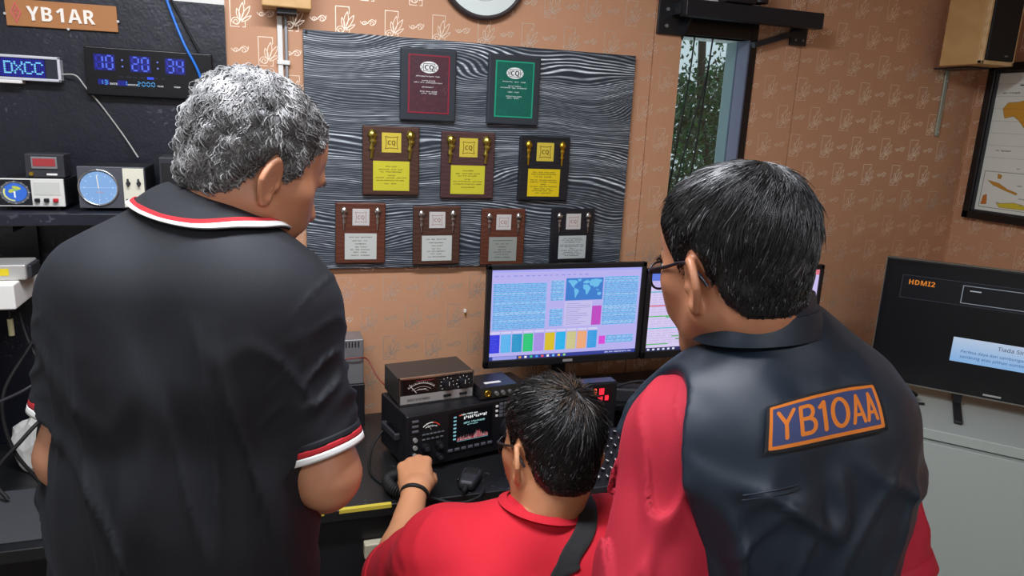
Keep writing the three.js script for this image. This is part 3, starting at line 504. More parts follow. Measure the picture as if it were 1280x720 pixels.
// ---------------------------------------------------------------- white cabinet and television in the corner
const DIAG = -48 * Math.PI / 180;
{
  const t = thing('white_cabinet', 'pale grey-white cabinet standing across the corner under the television', 'cabinet', [1.964, 0, -1.482], DIAG);
  // local x along the front to the right, local z out of the front
  obj('body', [span(-0.3, 0.44, 0.06, 0.742, -0.42, -0.004)], M.cabinet, t);
  obj('plinth', [span(-0.28, 0.42, 0, 0.06, -0.4, -0.03)], M.blackPlastic, t);
  obj('top_board', [span(-0.31, 0.45, 0.747, 0.78, -0.43, 0.006, 0.003)], M.cabinet, t);
  for (const [a, b] of [[-0.298, 0.438]]) { const d = obj('door', [span(a, b, 0.065, 0.738, -0.003, 0.012, 0.002)], M.cabinet, t); obj('handle', [box(0.1, 0.012, 0.016, -0.1, 0.3, 0.02, 0.004)], M.greyMetal, d); }
}
{
  const tex = canvasTex(1280, 740, (c, w, h) => {
    c.fillStyle = '#06070b'; c.fillRect(0, 0, w, h);
    c.fillStyle = '#0d0f15'; c.fillRect(70, 70, 720, 150);
    c.strokeStyle = '#3a3f49'; c.lineWidth = 3; c.strokeRect(70, 70, 720, 150);
    c.strokeStyle = '#8b929c'; c.lineWidth = 5; c.strokeRect(392, 92, 376, 112);
    c.fillStyle = '#e8892a'; c.font = 'bold 44px sans-serif'; c.fillText('HDMI2', 104, 128);
    c.fillStyle = '#aab0ba'; c.fillRect(428, 118, 58, 7);
    const g = c.createLinearGradient(0, 420, 0, 580); g.addColorStop(0, '#c6d6ee'); g.addColorStop(1, '#8fbdf0'); c.fillStyle = g; c.fillRect(392, 428, 640, 160);
    c.fillStyle = '#39414f'; c.font = '34px sans-serif'; c.textAlign = 'center'; c.fillText('Tiada Sinyal', 712, 476);
    c.fillStyle = '#2c5a96'; c.font = '25px sans-serif'; c.textAlign = 'left'; c.fillText('Periksa daya dan sambungan kabel perangkat', 440, 524); c.fillText('sambung atau pilihan sumber', 440, 558);
  });
  const t = thing('television', 'black flat television showing a Tiada Sinyal message on the white cabinet', 'television', [2.19, 0.78, -1.63], DIAG);
  const W = 0.73, H = 0.425, y0 = 0.05;
  const x0 = -0.32;
  obj('back_shell', [span(x0 + 0.01, x0 + W - 0.01, y0 + 0.01, y0 + H - 0.01, -0.05, -0.012, 0.012)], M.blackPlastic, t);
  obj('bezel', [span(x0, x0 + W, y0, y0 + H, -0.014, 0.006, 0.004)], M.blackGloss, t);
  obj('screen', [plane(W - 0.03, H - 0.045, x0 + W / 2, y0 + H / 2 + 0.006, 0.0066)], screenMat(tex, 0.8), t);
  obj('metal_rim', [span(x0 - 0.003, x0 + W + 0.003, y0 - 0.004, y0 + 0.001, -0.012, 0.008), span(x0 - 0.003, x0, y0, y0 + H, -0.012, 0.006), span(x0 + W, x0 + W + 0.003, y0, y0 + H, -0.012, 0.006), span(x0 - 0.003, x0 + W + 0.003, y0 + H, y0 + H + 0.003, -0.012, 0.006)], mat(0x8f8d84, 0.35, 0.8), t);
  obj('badge', [box(0.05, 0.006, 0.001, x0 + W / 2, y0 + 0.011, 0.0068)], M.brushed, t);
  for (const x of [-0.045, 0.3]) obj('foot', [span(x - 0.012, x + 0.012, 0, 0.012, -0.15, 0.18, 0.004), span(x - 0.012, x + 0.012, 0.008, 0.07, -0.03, -0.008, 0.004)], M.blackPlastic, t);
  const s = thing('streaming_box', 'small black box with tangled leads beside the television foot', 'box', [2.02, 0.78, -1.775], DIAG + 0.3);
  obj('case', [box(0.1, 0.022, 0.06, 0, 0.011, 0, 0.004)], M.blackPlastic, s);
  obj('lead', [tube([[-0.04, 0.026, 0.03], [0, 0.03, 0.05], [0.05, 0.026, 0.03], [0.03, 0.028, -0.02], [-0.03, 0.03, -0.01], [-0.02, 0.01, 0.06], [0.07, 0.006, 0.05]], 0.004, 60)], M.rubber, s);
}
// ---------------------------------------------------------------- desks
const deskTex = dataTex(512, 512, (u, v) => { const sc = tileNoise(u, v, 90, 91) > 0.9 && tileNoise(u, v, 9, 92) > 0.55 ? 40 : 0, k = 20 + 12 * tileNoise(u, v, 6, 93) + sc; return [k, k + 1, k + 3]; }, true);
M.desk = new THREE.MeshStandardMaterial({ map: deskTex, roughness: 0.38 });
{
  const t = thing('black_desk', 'long worn black desk under the award board with yellow tape on its edge', 'desk', [-0.6, 0, -1.89]);
  obj('desktop', [uvBox(span(-1.2, 1.26, 0.69, 0.72, -0.262, 0.3, 0.003), 1.5)], M.desk, t);
  for (const [a, b] of [[0.52, 0.7], [0.735, 0.86]]) obj('edge_tape', [uvBox(span(a, b, 0.711, 0.7208, 0.289, 0.3008, 0.0004))], mat(0xc9b640, 0.6), t);
  obj('side_panel', [span(-1.2, -1.17, 0, 0.69, -0.26, 0.28)], M.blackPlastic, t); obj('side_panel', [span(0.42, 0.45, 0, 0.69, -0.26, 0.28)], M.blackPlastic, t); obj('side_panel', [span(1.22, 1.25, 0, 0.69, -0.26, 0.28)], M.blackPlastic, t);
  obj('rear_panel', [span(-1.17, 1.22, 0.2, 0.69, -0.25, -0.235)], M.blackPlastic, t);
  const d = obj('drawer', [span(0.46, 1.2, 0.5, 0.68, -0.2, 0.272, 0.003)], M.blackPlastic, t);
  obj('handle', [span(0.795, 0.875, 0.575, 0.615, 0.272, 0.298, 0.004)], mat(0xb9b29a, 0.5), d);
  obj('mouse_mat', [span(-0.1, 0.16, 0.7205, 0.7235, 0.03, 0.27, 0.001)], mat(0x3c3e42, 0.9, 0, { bumpMap: rep(weaveTex, 2, 2), bumpScale: 0.001 }), t);
  const r = thing('black_desk', 'deeper black desk carrying the monitors and the red lit control panel', 'desk', [1.16, 0, -1.86]);
  obj('desktop', [uvBox(span(-0.49, 0.44, 0.69, 0.72, -0.3, 0.4, 0.003), 1.5)], M.desk, r);
  obj('side_panel', [span(-0.48, -0.455, 0, 0.69, -0.28, 0.36)], M.blackPlastic, r); obj('side_panel', [span(0.41, 0.435, 0, 0.69, -0.28, 0.36)], M.blackPlastic, r);
  obj('rear_panel', [span(-0.455, 0.41, 0.2, 0.69, -0.28, -0.265)], M.blackPlastic, r);
  // monitor riser at the back
  const s = thing('monitor_riser', 'low black riser shelf under the computer monitors', 'shelf', [1.2, 0.72, -2.0]);
  obj('shelf_board', [uvBox(span(-0.44, 0.42, 0.06, 0.08, -0.14, 0.13, 0.003), 1.5)], M.desk, s);
  for (const x of [-0.43, 0.39]) obj('leg', [span(x, x + 0.02, 0, 0.06, -0.13, 0.12)], M.blackPlastic, s);
}
// ---------------------------------------------------------------- monitors
function monitor(label, x0, x1, y0, y1, z, tex, tint, k, turn = 0) {
  const cx = (x0 + x1) / 2, w = x1 - x0, h = y1 - y0;
  const t = thing('computer_monitor', label, 'monitor', [cx, 0.8, z], turn);
  const yb = y0 - 0.8;
  obj('back_shell', [span(-w / 2 + 0.012, w / 2 - 0.012, yb + 0.012, yb + h - 0.012, -0.04, -0.008, 0.01)], M.blackPlastic, t);
  obj('bezel', [span(-w / 2, w / 2, yb, yb + 0.024, -0.012, 0.006, 0.003), span(-w / 2, w / 2, yb + h - 0.016, yb + h, -0.012, 0.006, 0.003), span(-w / 2, -w / 2 + 0.016, yb, yb + h, -0.012, 0.006, 0.003), span(w / 2 - 0.016, w / 2, yb, yb + h, -0.012, 0.006, 0.003)], M.blackPlastic, t);
  obj('screen', [plane(w - 0.03, h - 0.038, 0, yb + h / 2 + 0.004, 0.001)], screenMat(tex, k), t);
  obj('badge', [box(0.032, 0.008, 0.001, 0.01, yb + 0.012, 0.0066)], M.brushed, t);
  obj('neck', [span(-0.024, 0.024, 0.01, yb + 0.12, -0.07, -0.036, 0.004)], M.blackPlastic, t);
  obj('foot', [span(-0.11, 0.11, 0, 0.014, -0.12, 0.07, 0.005)], M.blackPlastic, t);
  const a = new THREE.RectAreaLight(tint, 0.35, w - 0.04, h - 0.05); a.position.set(cx + 0.012 * Math.sin(turn), y0 + h / 2, z + 0.012); a.rotation.y = Math.PI + turn; scene.add(a);
}
{
  const tex = canvasTex(1024, 600, (c, w, h) => {
    c.fillStyle = '#b9b4f2'; c.fillRect(0, 0, w, h);
    c.fillStyle = '#a9a9f4'; c.fillRect(0, 0, w, 18); c.fillStyle = '#8d93e6'; for (let k = 0; k < 16; k++) c.fillRect(20 + k * 40, 40, rr(12, 30), 6);
    const rows = (x, y, ww, hh) => { for (let q = y; q < y + hh; q += 9) { c.fillStyle = rnd() < 0.8 ? '#56bdf0' : '#86d2f4'; c.fillRect(x, q, ww, 6); c.fillStyle = '#3f86cf'; for (let s = x + 4; s < x + ww - 12; s += rr(14, 46)) c.fillRect(s, q + 2, rr(6, 16), 3); } };
    rows(14, 92, 350, 300); rows(392, 80, 90, 130); rows(392, 270, 90, 110); rows(760, 62, 245, 330); rows(800, 470, 200, 50);
    c.fillStyle = '#3f7fd0'; c.fillRect(494, 66, 258, 150);
    c.fillStyle = '#6fc0ee'; for (const q of [[[504, 86], [520, 78], [560, 80], [576, 92], [566, 104], [556, 112], [548, 126], [556, 134], [546, 132], [532, 116], [522, 100]], [[556, 134], [574, 140], [586, 154], [578, 172], [568, 188], [562, 204], [558, 190], [556, 164], [550, 150]], [[570, 74], [596, 72], [598, 84], [582, 92]], [[614, 104], [612, 94], [626, 84], [640, 80], [656, 88], [650, 102], [636, 104]], [[612, 112], [640, 110], [654, 120], [666, 136], [654, 158], [644, 180], [634, 176], [630, 150], [614, 138]], [[652, 98], [664, 80], [700, 74], [738, 80], [744, 92], [728, 104], [722, 120], [706, 132], [698, 124], [690, 136], [682, 120], [664, 122]], [[704, 142], [722, 148], [728, 154], [710, 152]], [[716, 166], [738, 164], [744, 178], [730, 188], [714, 182]]]) { c.beginPath(); q.forEach(([x, y], k) => k ? c.lineTo(x, y) : c.moveTo(x, y)); c.fill(); }
    c.fillStyle = '#c9c3f0'; c.fillRect(494, 222, 190, 170); c.fillStyle = '#8f8fd0'; for (let k = 0; k < 11; k++) c.fillRect(504, 236 + k * 14, rr(80, 170), 3);
    c.fillStyle = '#c04fc4'; c.fillRect(686, 258, 66, 132);
    [['#3a3fe0', 0], ['#5fb6f2', 1], ['#2f98cc', 2], ['#2fc97a', 3], ['#a88fe6', 4], ['#dcc02c', 5], ['#2fb4ee', 6], ['#cfc78e', 7], ['#f0aa7c', 8], ['#3f9fe6', 9]].forEach(([col, k]) => { c.fillStyle = col; c.fillRect(k * 74 + 2, 428, 66, 122); c.fillStyle = 'rgba(255,255,255,0.16)'; for (let q = 0; q < 7; q++) c.fillRect(k * 74 + 8, 440 + q * 15, rr(20, 50), 3); c.fillStyle = '#d7d2f6'; c.fillRect(k * 74 + 2, 408, 66, 14); });
    c.fillStyle = '#d94fd8'; c.fillRect(750, 470, 46, 58);
    c.fillStyle = '#39449a'; c.fillRect(0, h - 26, w, 26); c.fillStyle = '#9aa0ea'; c.fillRect(26, h - 24, 160, 22);
    ['#f5a623', '#ffffff', '#3fd07a', '#4aa8ff', '#f25a5a', '#ffffff', '#7ad0ff', '#ffd24a', '#a0e07a'].forEach((k, i) => { c.fillStyle = k; c.fillRect(200 + i * 38, h - 20, 16, 14); });
    c.fillStyle = '#dfe3ff'; smallPrint(c, 800, h - 18, 200, 10, 6);
  });
  monitor('monitor showing a logging program with coloured bars and world map', 0.588, 1.106, 0.92, 1.236, -1.95, tex, 0xb8b8ff, 0.95);
  const tex2 = canvasTex(1200, 520, (c, w, h) => {
    c.fillStyle = '#d9cdf4'; c.fillRect(0, 0, w, h); c.fillStyle = '#5a7fe0'; c.fillRect(0, 0, w * 0.3, 50); c.fillStyle = '#7f9ae8'; for (let k = 0; k < 5; k++) c.fillRect(0, 8 + k * 9, w * 0.3, 3);
    const line = (y, col, a = 0, b = 330) => { c.fillStyle = col; c.fillRect(a, y, b - a, 6); };
    c.fillStyle = '#b7a8dc'; for (let k = 0; k < 26; k++) smallPrint(c, 20, 60 + k * 16, 300, 6, 7);
    line(120, '#3fb4d0'); line(212, '#e0444c'); line(282, '#2fb83a'); line(290, '#2fb83a', 120); line(362, '#45c4d8'); line(420, '#2fb83a', 170, 220); line(470, '#2fb83a', 0, 150); line(440, '#2a9a34', 200, 240);
    c.fillStyle = '#cdbff2'; c.fillRect(w * 0.3, 0, w * 0.7, h); c.fillStyle = '#e27a8a'; c.beginPath(); c.moveTo(w * 0.8, 20); c.lineTo(w, 0); c.lineTo(w, 40); c.fill();
    c.fillStyle = '#9a88cc'; for (let k = 0; k < 18; k++) smallPrint(c, w * 0.36, 60 + k * 24, 680, 6, 9);
    c.fillStyle = '#2b3060'; c.fillRect(0, h - 24, w, 24); c.fillStyle = '#e9ecff'; for (let k = 0; k < 6; k++) c.fillRect(14 + k * 34, h - 18, 16, 12);
  });
  monitor('wide monitor with pale pink log window behind the vest man head', 1.109, 1.785, 0.92, 1.215, -1.945, tex2, 0xd8c8ff, 0.95);
}
// ---------------------------------------------------------------- radios
{
  const scr = canvasTex(512, 400, (c, w, h) => {
    c.fillStyle = '#03060a'; c.fillRect(0, 0, w, h); c.fillStyle = '#e8f4f6'; c.font = 'bold 20px sans-serif';
    for (let k = 0; k < 7; k++) { c.fillStyle = '#7fb8c4'; c.fillRect(6, 40 + k * 48, 40, 22); }
    c.fillStyle = '#e9f3f4'; smallPrint(c, 110, 20, 260, 22, 3); c.fillStyle = '#f4f7f7'; smallPrint(c, 150, 52, 330, 40, 4); c.fillStyle = '#9fd8dc'; smallPrint(c, 150, 130, 320, 26, 3); smallPrint(c, 200, 166, 150, 16, 2); c.fillStyle = '#d25a4a'; c.fillRect(80, 30, 40, 14);
    for (let x = 60; x < 500; x += 3) { const q = 20 + 60 * rnd() * rnd() + 60 * Math.exp(-Math.pow((x - 360) / 40, 2)); c.fillStyle = rnd() < 0.5 ? '#c8485a' : '#e6b0b0'; c.fillRect(x, 372 - q, 2, q); }
    c.fillStyle = '#6aa4b0'; c.fillRect(60, 376, 440, 6);
  });
  const mtr = canvasTex(256, 160, (c, w, h) => { c.fillStyle = '#0c0f14'; c.fillRect(0, 0, w, h); c.lineWidth = 12; c.strokeStyle = '#f2f0ea'; c.beginPath(); c.arc(120, 210, 140, 3.9, 4.9); c.stroke(); c.strokeStyle = '#d8402c'; c.beginPath(); c.arc(120, 210, 140, 4.9, 5.6); c.stroke(); c.strokeStyle = '#d8d8d2'; c.lineWidth = 5; c.beginPath(); c.arc(120, 210, 105, 3.95, 5.5); c.stroke(); c.lineWidth = 4; c.beginPath(); c.moveTo(122, 160); c.lineTo(60, 70); c.stroke(); c.fillStyle = '#eee'; smallPrint(c, 50, 112, 150, 14, 4); });
  const t = thing('radio_transceiver', 'large black amateur radio transceiver with colour screen and big tuning knob', 'radio', [0.322, 0.72, -1.722], 13 * Math.PI / 180);
  const W = 0.425, H = 0.15, Y = 0.015, D = 0.19;
  obj('case', [span(0, W, Y, Y + H, -D, -0.012, 0.004)], M.blackPlastic, t);
  obj('front_panel', [span(-0.004, W + 0.004, Y - 0.002, Y + H + 0.002, -0.014, 0.0, 0.005)], mat(0x17181c, 0.35), t);
  obj('side_handle', [box(0.008, 0.02, 0.1, -0.012, 0.09, -0.1, 0.004), box(0.014, 0.018, 0.012, -0.007, 0.09, -0.145, 0.003), box(0.014, 0.018, 0.012, -0.007, 0.09, -0.055, 0.003)], M.darkGrey, t);
  for (const [x, z] of [[0.04, -0.03], [W - 0.04, -0.03], [0.04, -0.15], [W - 0.04, -0.15]]) obj('foot', [cyl(0.012, 0.012, 0.016, x, 0.008, z)], M.rubber, t);
  obj('meter_display', [plane(0.058, 0.036, 0.068, 0.137, 0.0008)], screenMat(mtr, 0.7), t);
  obj('screen_bezel', [span(0.118, 0.252, 0.058, 0.158, -0.001, 0.0022, 0.001)], M.blackGloss, t);
  obj('screen', [plane(0.112, 0.088, 0.186, 0.108, 0.0026)], screenMat(scr, 0.9), t);
  const grey = mat(0x5a5c62, 0.45);
  for (let k = 0; k < 3; k++) obj('button', [box(0.018, 0.006, 0.004, 0.02, 0.15 - k * 0.014, 0.002, 0.001)], grey, t);
  for (let k = 0; k < 7; k++) obj('function_key', [box(0.014, 0.007, 0.004, 0.124 + k * 0.0205, 0.046, 0.002, 0.001)], grey, t);
  for (let k = 0; k < 6; k++) obj('button', [box(0.009, 0.004, 0.003, 0.045 + k * 0.011, 0.108, 0.002, 0.001)], grey, t);
  for (let k = 0; k < 5; k++) obj('button', [box(0.009, 0.004, 0.003, 0.045 + k * 0.013, 0.094, 0.002, 0.001)], grey, t);
  for (const [x, y, r] of [[0.02, 0.098, 0.006], [0.02, 0.076, 0.006], [0.02, 0.054, 0.006]]) obj('jack', [cyl(r, r, 0.006, x, y, 0.003, 'z', 16)], M.brushed, t);
  for (const [x, y] of [[0.05, 0.073], [0.09, 0.073], [0.05, 0.04], [0.09, 0.04]]) { const k = obj('knob', knob(x, y, 0, 0.011, 0.016), M.blackPlastic, t); obj('knob_cap', knob(x, y, 0.014, 0.006, 0.005), M.darkGrey, k); }
  const kp = obj('tuning_knob', [cyl(0.036, 0.038, 0.012, 0.315, 0.075, 0.006, 'z', 48), cyl(0.031, 0.034, 0.016, 0.315, 0.075, 0.02, 'z', 48)], M.blackPlastic, t);
  const tk = new THREE.TorusGeometry(0.031, 0.002, 8, 48); tk.translate(0.315, 0.075, 0.028); obj('knob_ring', [tk], M.greyMetal, kp); obj('finger_dimple', [cyl(0.008, 0.008, 0.003, 0.33, 0.065, 0.029, 'z', 20)], M.darkGrey, kp);
  for (let j = 0; j < 4; j++) for (let i = 0; i < 3; i++) obj('keypad_key', [box(0.011, 0.008, 0.004, 0.28 + i * 0.015, 0.154 - j * 0.011, 0.002, 0.001)], grey, t);
  for (let j = 0; j < 3; j++) obj('button', [box(0.008, 0.006, 0.003, 0.266, 0.15 - j * 0.014, 0.002, 0.001)], M.whitePlastic, t);
  for (let j = 0; j < 4; j++) obj('knob', knob(0.385, 0.14 - j * 0.03, 0, 0.011, 0.016), M.blackPlastic, t);

  // antenna tuner / power meter on top
  const dial = canvasTex(512, 220, (c, w, h) => { c.fillStyle = '#150b0d'; c.fillRect(0, 0, w, h); c.strokeStyle = '#e9e2d8'; c.lineWidth = 6; c.beginPath(); c.arc(270, 360, 290, 4.02, 5.42); c.stroke(); c.lineWidth = 4; c.beginPath(); c.arc(270, 360, 240, 4.1, 5.35); c.stroke(); c.beginPath(); c.arc(270, 360, 200, 4.2, 5.25); c.stroke(); for (let k = 0; k < 22; k++) { const a = 4.04 + k * 0.064; c.lineWidth = k % 3 ? 3 : 6; c.beginPath(); c.moveTo(270 + 290 * Math.cos(a), 360 + 290 * Math.sin(a)); c.lineTo(270 + 316 * Math.cos(a), 360 + 316 * Math.sin(a)); c.stroke(); } c.strokeStyle = '#f5f2ea'; c.lineWidth = 6; c.beginPath(); c.moveTo(200, 205); c.lineTo(92, 74); c.stroke(); c.fillStyle = '#b8404a'; smallPrint(c, 190, 26, 260, 14, 4); c.fillStyle = '#e9e2d8'; smallPrint(c, 220, 150, 140, 16, 3); });
  const m = thing('antenna_tuner', 'silver fronted antenna tuner with needle meter on the transceiver', 'tuner', [0.31, 0.8845, -1.795], 8 * Math.PI / 180);
  const w = 0.215, h = 0.079;
  const case_ = obj('case', [span(-0.001, w + 0.001, 0.006, h, -0.13, -0.004, 0.002)], mat(0x3a3634, 0.38, 0.2), m);
  obj('front_panel', [span(0, w, 0.004, h - 0.001, -0.006, 0, 0.001)], mat(0x1a1a1c, 0.4), m);
  obj('silver_strip', [span(0.003, w - 0.003, 0.006, 0.029, -0.001, 0.0016)], M.brushed, m);
  obj('trim', [span(0, w, h - 0.004, h, -0.006, 0.003), span(0, 0.003, 0.002, h, -0.006, 0.003), span(w - 0.003, w, 0.002, h, -0.006, 0.003), span(0, w, 0.002, 0.005, -0.006, 0.003)], M.chrome, m);
  obj('meter_face', [plane(0.1, 0.043, 0.06, 0.053, 0.0009)], printMat(dial, 0.25), m);
  for (const x of [0.137, 0.184]) { const k = obj('knob', [...knob(x, 0.049, 0, 0.0125, 0.016), ...knob(x, 0.049, 0, 0.0145, 0.004)], M.blackPlastic, m); obj('pointer', [box(0.0012, 0.011, 0.001, x, 0.055, 0.0165)], M.whitePlastic, k); for (let q = 0; q < 9; q++) { const a = -0.8 + q * 0.59; obj('dial_mark', [box(0.0014, 0.0035, 0.0006, 0, 0.0185, 0)].map(g => { g.rotateZ(a - 1.6); g.translate(x, 0.049, 0.0006); return g; }), M.whitePlastic, m); } }
  for (const x of [0.137, 0.184]) obj('push_switch', [box(0.022, 0.006, 0.006, x, 0.017, 0.003, 0.001)], M.blackPlastic, m);
  { const c = canvasTex(256, 40, (q) => { q.fillStyle = '#b4b3ae'; q.fillRect(0, 0, 256, 40); q.fillStyle = '#2c2c2c'; q.font = 'bold 26px serif'; q.fillText('BALE', 6, 30); smallPrint(q, 96, 12, 150, 14, 4); }); obj('name_print', [plane(0.066, 0.01, 0.055, 0.016, 0.0018)], printMat(c, 0.4, 0.6), m); }
  for (const x of [0.02, w - 0.02]) for (const z of [-0.02, -0.11]) obj('foot', [cyl(0.006, 0.006, 0.008, x, 0.004, z)], M.rubber, m);

  const sb = thing('small_interface_box', 'small black interface box with a gold jack beside the antenna tuner', 'box', [0.534, 0.885, -1.79], 8 * Math.PI / 180);
  obj('case', [span(0, 0.115, 0.004, 0.038, -0.1, 0, 0.002)], M.blackPlastic, sb); obj('front_panel', [span(0.001, 0.114, 0.005, 0.036, 0, 0.0015)], mat(0x2a2a24, 0.4), sb);
  const tj = new THREE.TorusGeometry(0.0075, 0.0025, 8, 20); tj.translate(0.022, 0.02, 0.003); obj('jack', [tj, cyl(0.004, 0.004, 0.003, 0.022, 0.02, 0.002, 'z', 12)], M.gold, sb);
  for (const x of [0.048, 0.068, 0.09]) obj('knob', knob(x, 0.019, 0, 0.006, 0.011, 14), M.greyMetal, sb);
  obj('label_strip', [box(0.05, 0.001, 0.012, 0.05, 0.0384, -0.03)], M.whitePlastic, sb);

  // red lit digital box and black boxes at the right
  const led = canvasTex(256, 110, (c, w2, h2) => { c.fillStyle = '#120406'; c.fillRect(0, 0, w2, h2); c.fillStyle = '#ff6a3a'; c.font = 'bold 52px monospace'; c.fillText('13.8', 8, 50); c.fillStyle = '#ff2638'; c.fillRect(150, 12, 40, 44); c.fillRect(200, 62, 30, 34); c.fillRect(142, 68, 40, 26); c.fillRect(40, 74, 60, 18); });
  const ps = thing('digital_power_supply', 'black box with glowing red digits behind the seated man head', 'power supply', [0.8, 0.72, -1.79]);
  obj('case', [span(0, 0.155, 0.012, 0.19, -0.04, 0, 0.004)], M.blackPlastic, ps); obj('case_top', [span(0.004, 0.151, 0.189, 0.192, -0.04, -0.004)], M.blackGloss, ps);
  obj('led_display', [plane(0.1, 0.05, 0.088, 0.155, 0.0012)], screenMat(led, 1.6), ps); for (const x of [0.03, 0.07, 0.11, 0.135]) obj('knob', knob(x, 0.06, 0, 0.011, 0.014), M.darkGrey, ps);
  for (const x of [0.02, 0.135]) obj('foot', [cyl(0.008, 0.008, 0.014, x, 0.007, -0.02)], M.rubber, ps);
  const b1 = thing('black_switch_box', 'flat black box with a grey top behind the red digits', 'box', [1.1, 0.72, -1.77], -0.4);
  obj('case', [span(-0.08, 0.08, 0, 0.1, -0.04, 0.1, 0.004)], M.blackPlastic, b1); obj('lid', [span(-0.076, 0.076, 0.1, 0.104, -0.036, 0.096, 0.001)], M.darkGrey, b1);
  const b2 = thing('black_switch_box', 'long black box lying on the monitor riser', 'box', [1.08, 0.8, -1.9], -0.35);
  obj('case', [span(-0.1, 0.1, 0, 0.045, -0.03, 0.03, 0.006)], M.darkGrey, b2); obj('end_plate', [span(0.1, 0.103, 0.004, 0.04, -0.026, 0.026)], M.greyMetal, b2);
  tag(obj('riser_cable', [tube([[0.98, 0.82, -1.93], [1.06, 0.87, -1.88], [1.16, 0.86, -1.86], [1.24, 0.81, -1.88]], 0.004, 40)], M.rubber), 'black cable arching over the long box on the riser', 'cable');
  const hub = thing('usb_hub', 'small black hub with plugged leads under the logging monitor', 'hub', [0.9, 0.8, -1.89]);
  obj('case', [box(0.09, 0.02, 0.04, 0, 0.01, 0, 0.003)], M.blackPlastic, hub); for (let k = 0; k < 4; k++) obj('plug', [box(0.012, 0.007, 0.02, -0.03 + k * 0.02, 0.011, 0.03, 0.001)], M.greyMetal, hub);

  // sloping control panel with small knobs and a red lit front
  const cp = thing('control_panel', 'sloping black control panel with many small knobs and red lit front', 'control panel', [0.79, 0.72, -1.475]);
  const slope = 0.28, wedge = new THREE.Shape([new THREE.Vector2(0, 0), new THREE.Vector2(0.2, 0), new THREE.Vector2(0.2, 0.1), new THREE.Vector2(0, 0.045)]);
  const wg = new THREE.ExtrudeGeometry(wedge, { depth: 0.26, bevelEnabled: false }); wg.rotateY(Math.PI / 2); wg.translate(-0.13, 0.002, 0); obj('case', [wg], M.blackPlastic, cp);
  obj('front_lip', [span(-0.13, 0.13, 0.03, 0.046, -0.004, 0.006, 0.002)], M.darkGrey, cp);
  for (let k = 0; k < 6; k++) obj('red_light_bar', [span(-0.118 + k * 0.04, -0.084 + k * 0.04, 0.008, 0.022, -0.001, 0.002)], new THREE.MeshStandardMaterial({ color: 0x400508, emissive: 0xff1830, emissiveIntensity: 0.9 }), cp);
  const gsh = [cyl(0.0052, 0.006, 0.009, 0, 0.0045, 0, 'y', 10)], ksh = merge(gsh), csh = box(0.002, 0.0006, 0.008, 0, 0.0094, 0);
  for (let j = 0; j < 7; j++) for (let i = 0; i < 11; i++) { const z = -0.022 - j * 0.026, y = 0.047 + (-z) * 0.275, x = -0.118 + i * 0.0236; const o = obj('knob', [ksh], (i + j) % 3 ? M.darkGrey : M.blackPlastic, cp); o.position.set(x, y - 0.001, z); o.rotation.set(0.268, rr(-1.2, 1.2), 0); obj('knob_mark', [csh], M.whitePlastic, o); }
  // hand microphone with coiled cord
  const mic = thing('hand_microphone', 'black hand microphone lying in front of the transceiver', 'microphone', [0.47, 0.72, -1.64], -0.5);
  const mb = box(0.055, 0.028, 0.085, 0, 0.016, 0, 0.012); { const p = mb.attributes.position; for (let i = 0; i < p.count; i++) { const k = 1 - 0.25 * (p.getZ(i) + 0.0425) / 0.085; p.setX(i, p.getX(i) * k); } mb.computeVertexNormals(); } obj('body', [mb], M.darkGrey, mic);
  obj('grille', [box(0.034, 0.003, 0.03, 0, 0.0305, -0.018, 0.001)], M.rubber, mic); obj('strain_relief', [cyl(0.005, 0.008, 0.03, 0, 0.014, 0.052, 'z', 12)], M.rubber, mic);
  obj('talk_bar', [box(0.006, 0.014, 0.045, -0.026, 0.016, 0, 0.002)], M.blackPlastic, mic);
  const coil = []; const path = new THREE.CatmullRomCurve3([V(0.345, 0.745, -1.56), V(0.3, 0.745, -1.585), V(0.268, 0.745, -1.62), V(0.262, 0.745, -1.665), V(0.29, 0.745, -1.69), V(0.325, 0.745, -1.685)]);
  for (let k = 0; k <= 700; k++) { const u = k / 700, p = path.getPoint(u), d = path.getTangent(u), s = V(-d.z, 0, d.x), a = u * 2 * Math.PI * 34; coil.push(p.addScaledVector(s, 0.0125 * Math.cos(a)).add(V(0, 0.0125 * Math.sin(a), 0))); }
  tag(obj('coiled_cord', [new THREE.TubeGeometry(new THREE.CatmullRomCurve3(coil), 900, 0.0034, 6)], M.rubber), 'black coiled microphone cord on the desk beside the transceiver', 'cord');
  tag(obj('microphone_cable', [tube([[0.495, 0.734, -1.59], [0.47, 0.73, -1.555], [0.41, 0.73, -1.54], [0.345, 0.745, -1.56]], 0.0038, 40)], M.rubber), 'straight black lead from the hand microphone to the coiled cord', 'cable');
  tag(obj('desk_cable', [tube([[0.29, 0.78, -1.9], [0.255, 0.75, -1.87], [0.232, 0.725, -1.8], [0.235, 0.724, -1.73], [0.262, 0.724, -1.68], [0.3, 0.724, -1.675]], 0.0036, 50)], M.rubber), 'black cable curving on the bare desk beside the transceiver', 'cable');
  // grey power supply against the wall and its red lead
  const gp = thing('grey_power_supply', 'tall grey vented metal box against the wall beside the polo shirt man', 'power supply', [0.16, 0.72, -2.09]);
  obj('lower_box', [span(-0.08, 0.093, 0, 0.135, -0.06, 0.03, 0.003)], M.blackPlastic, gp); obj('upper_box', [span(-0.08, 0.09, 0.136, 0.275, -0.06, 0.028, 0.003)], M.greyMetal, gp);
  for (let k = 0; k < 16; k++) obj('vent_slot', [box(0.0035, 0.018, 0.002, -0.06 + k * 0.009, 0.26, 0.0282)], M.rubber, gp); obj('terminal', [cyl(0.006, 0.006, 0.012, 0.03, 0.22, 0.034, 'z', 12)], M.brushed, gp);
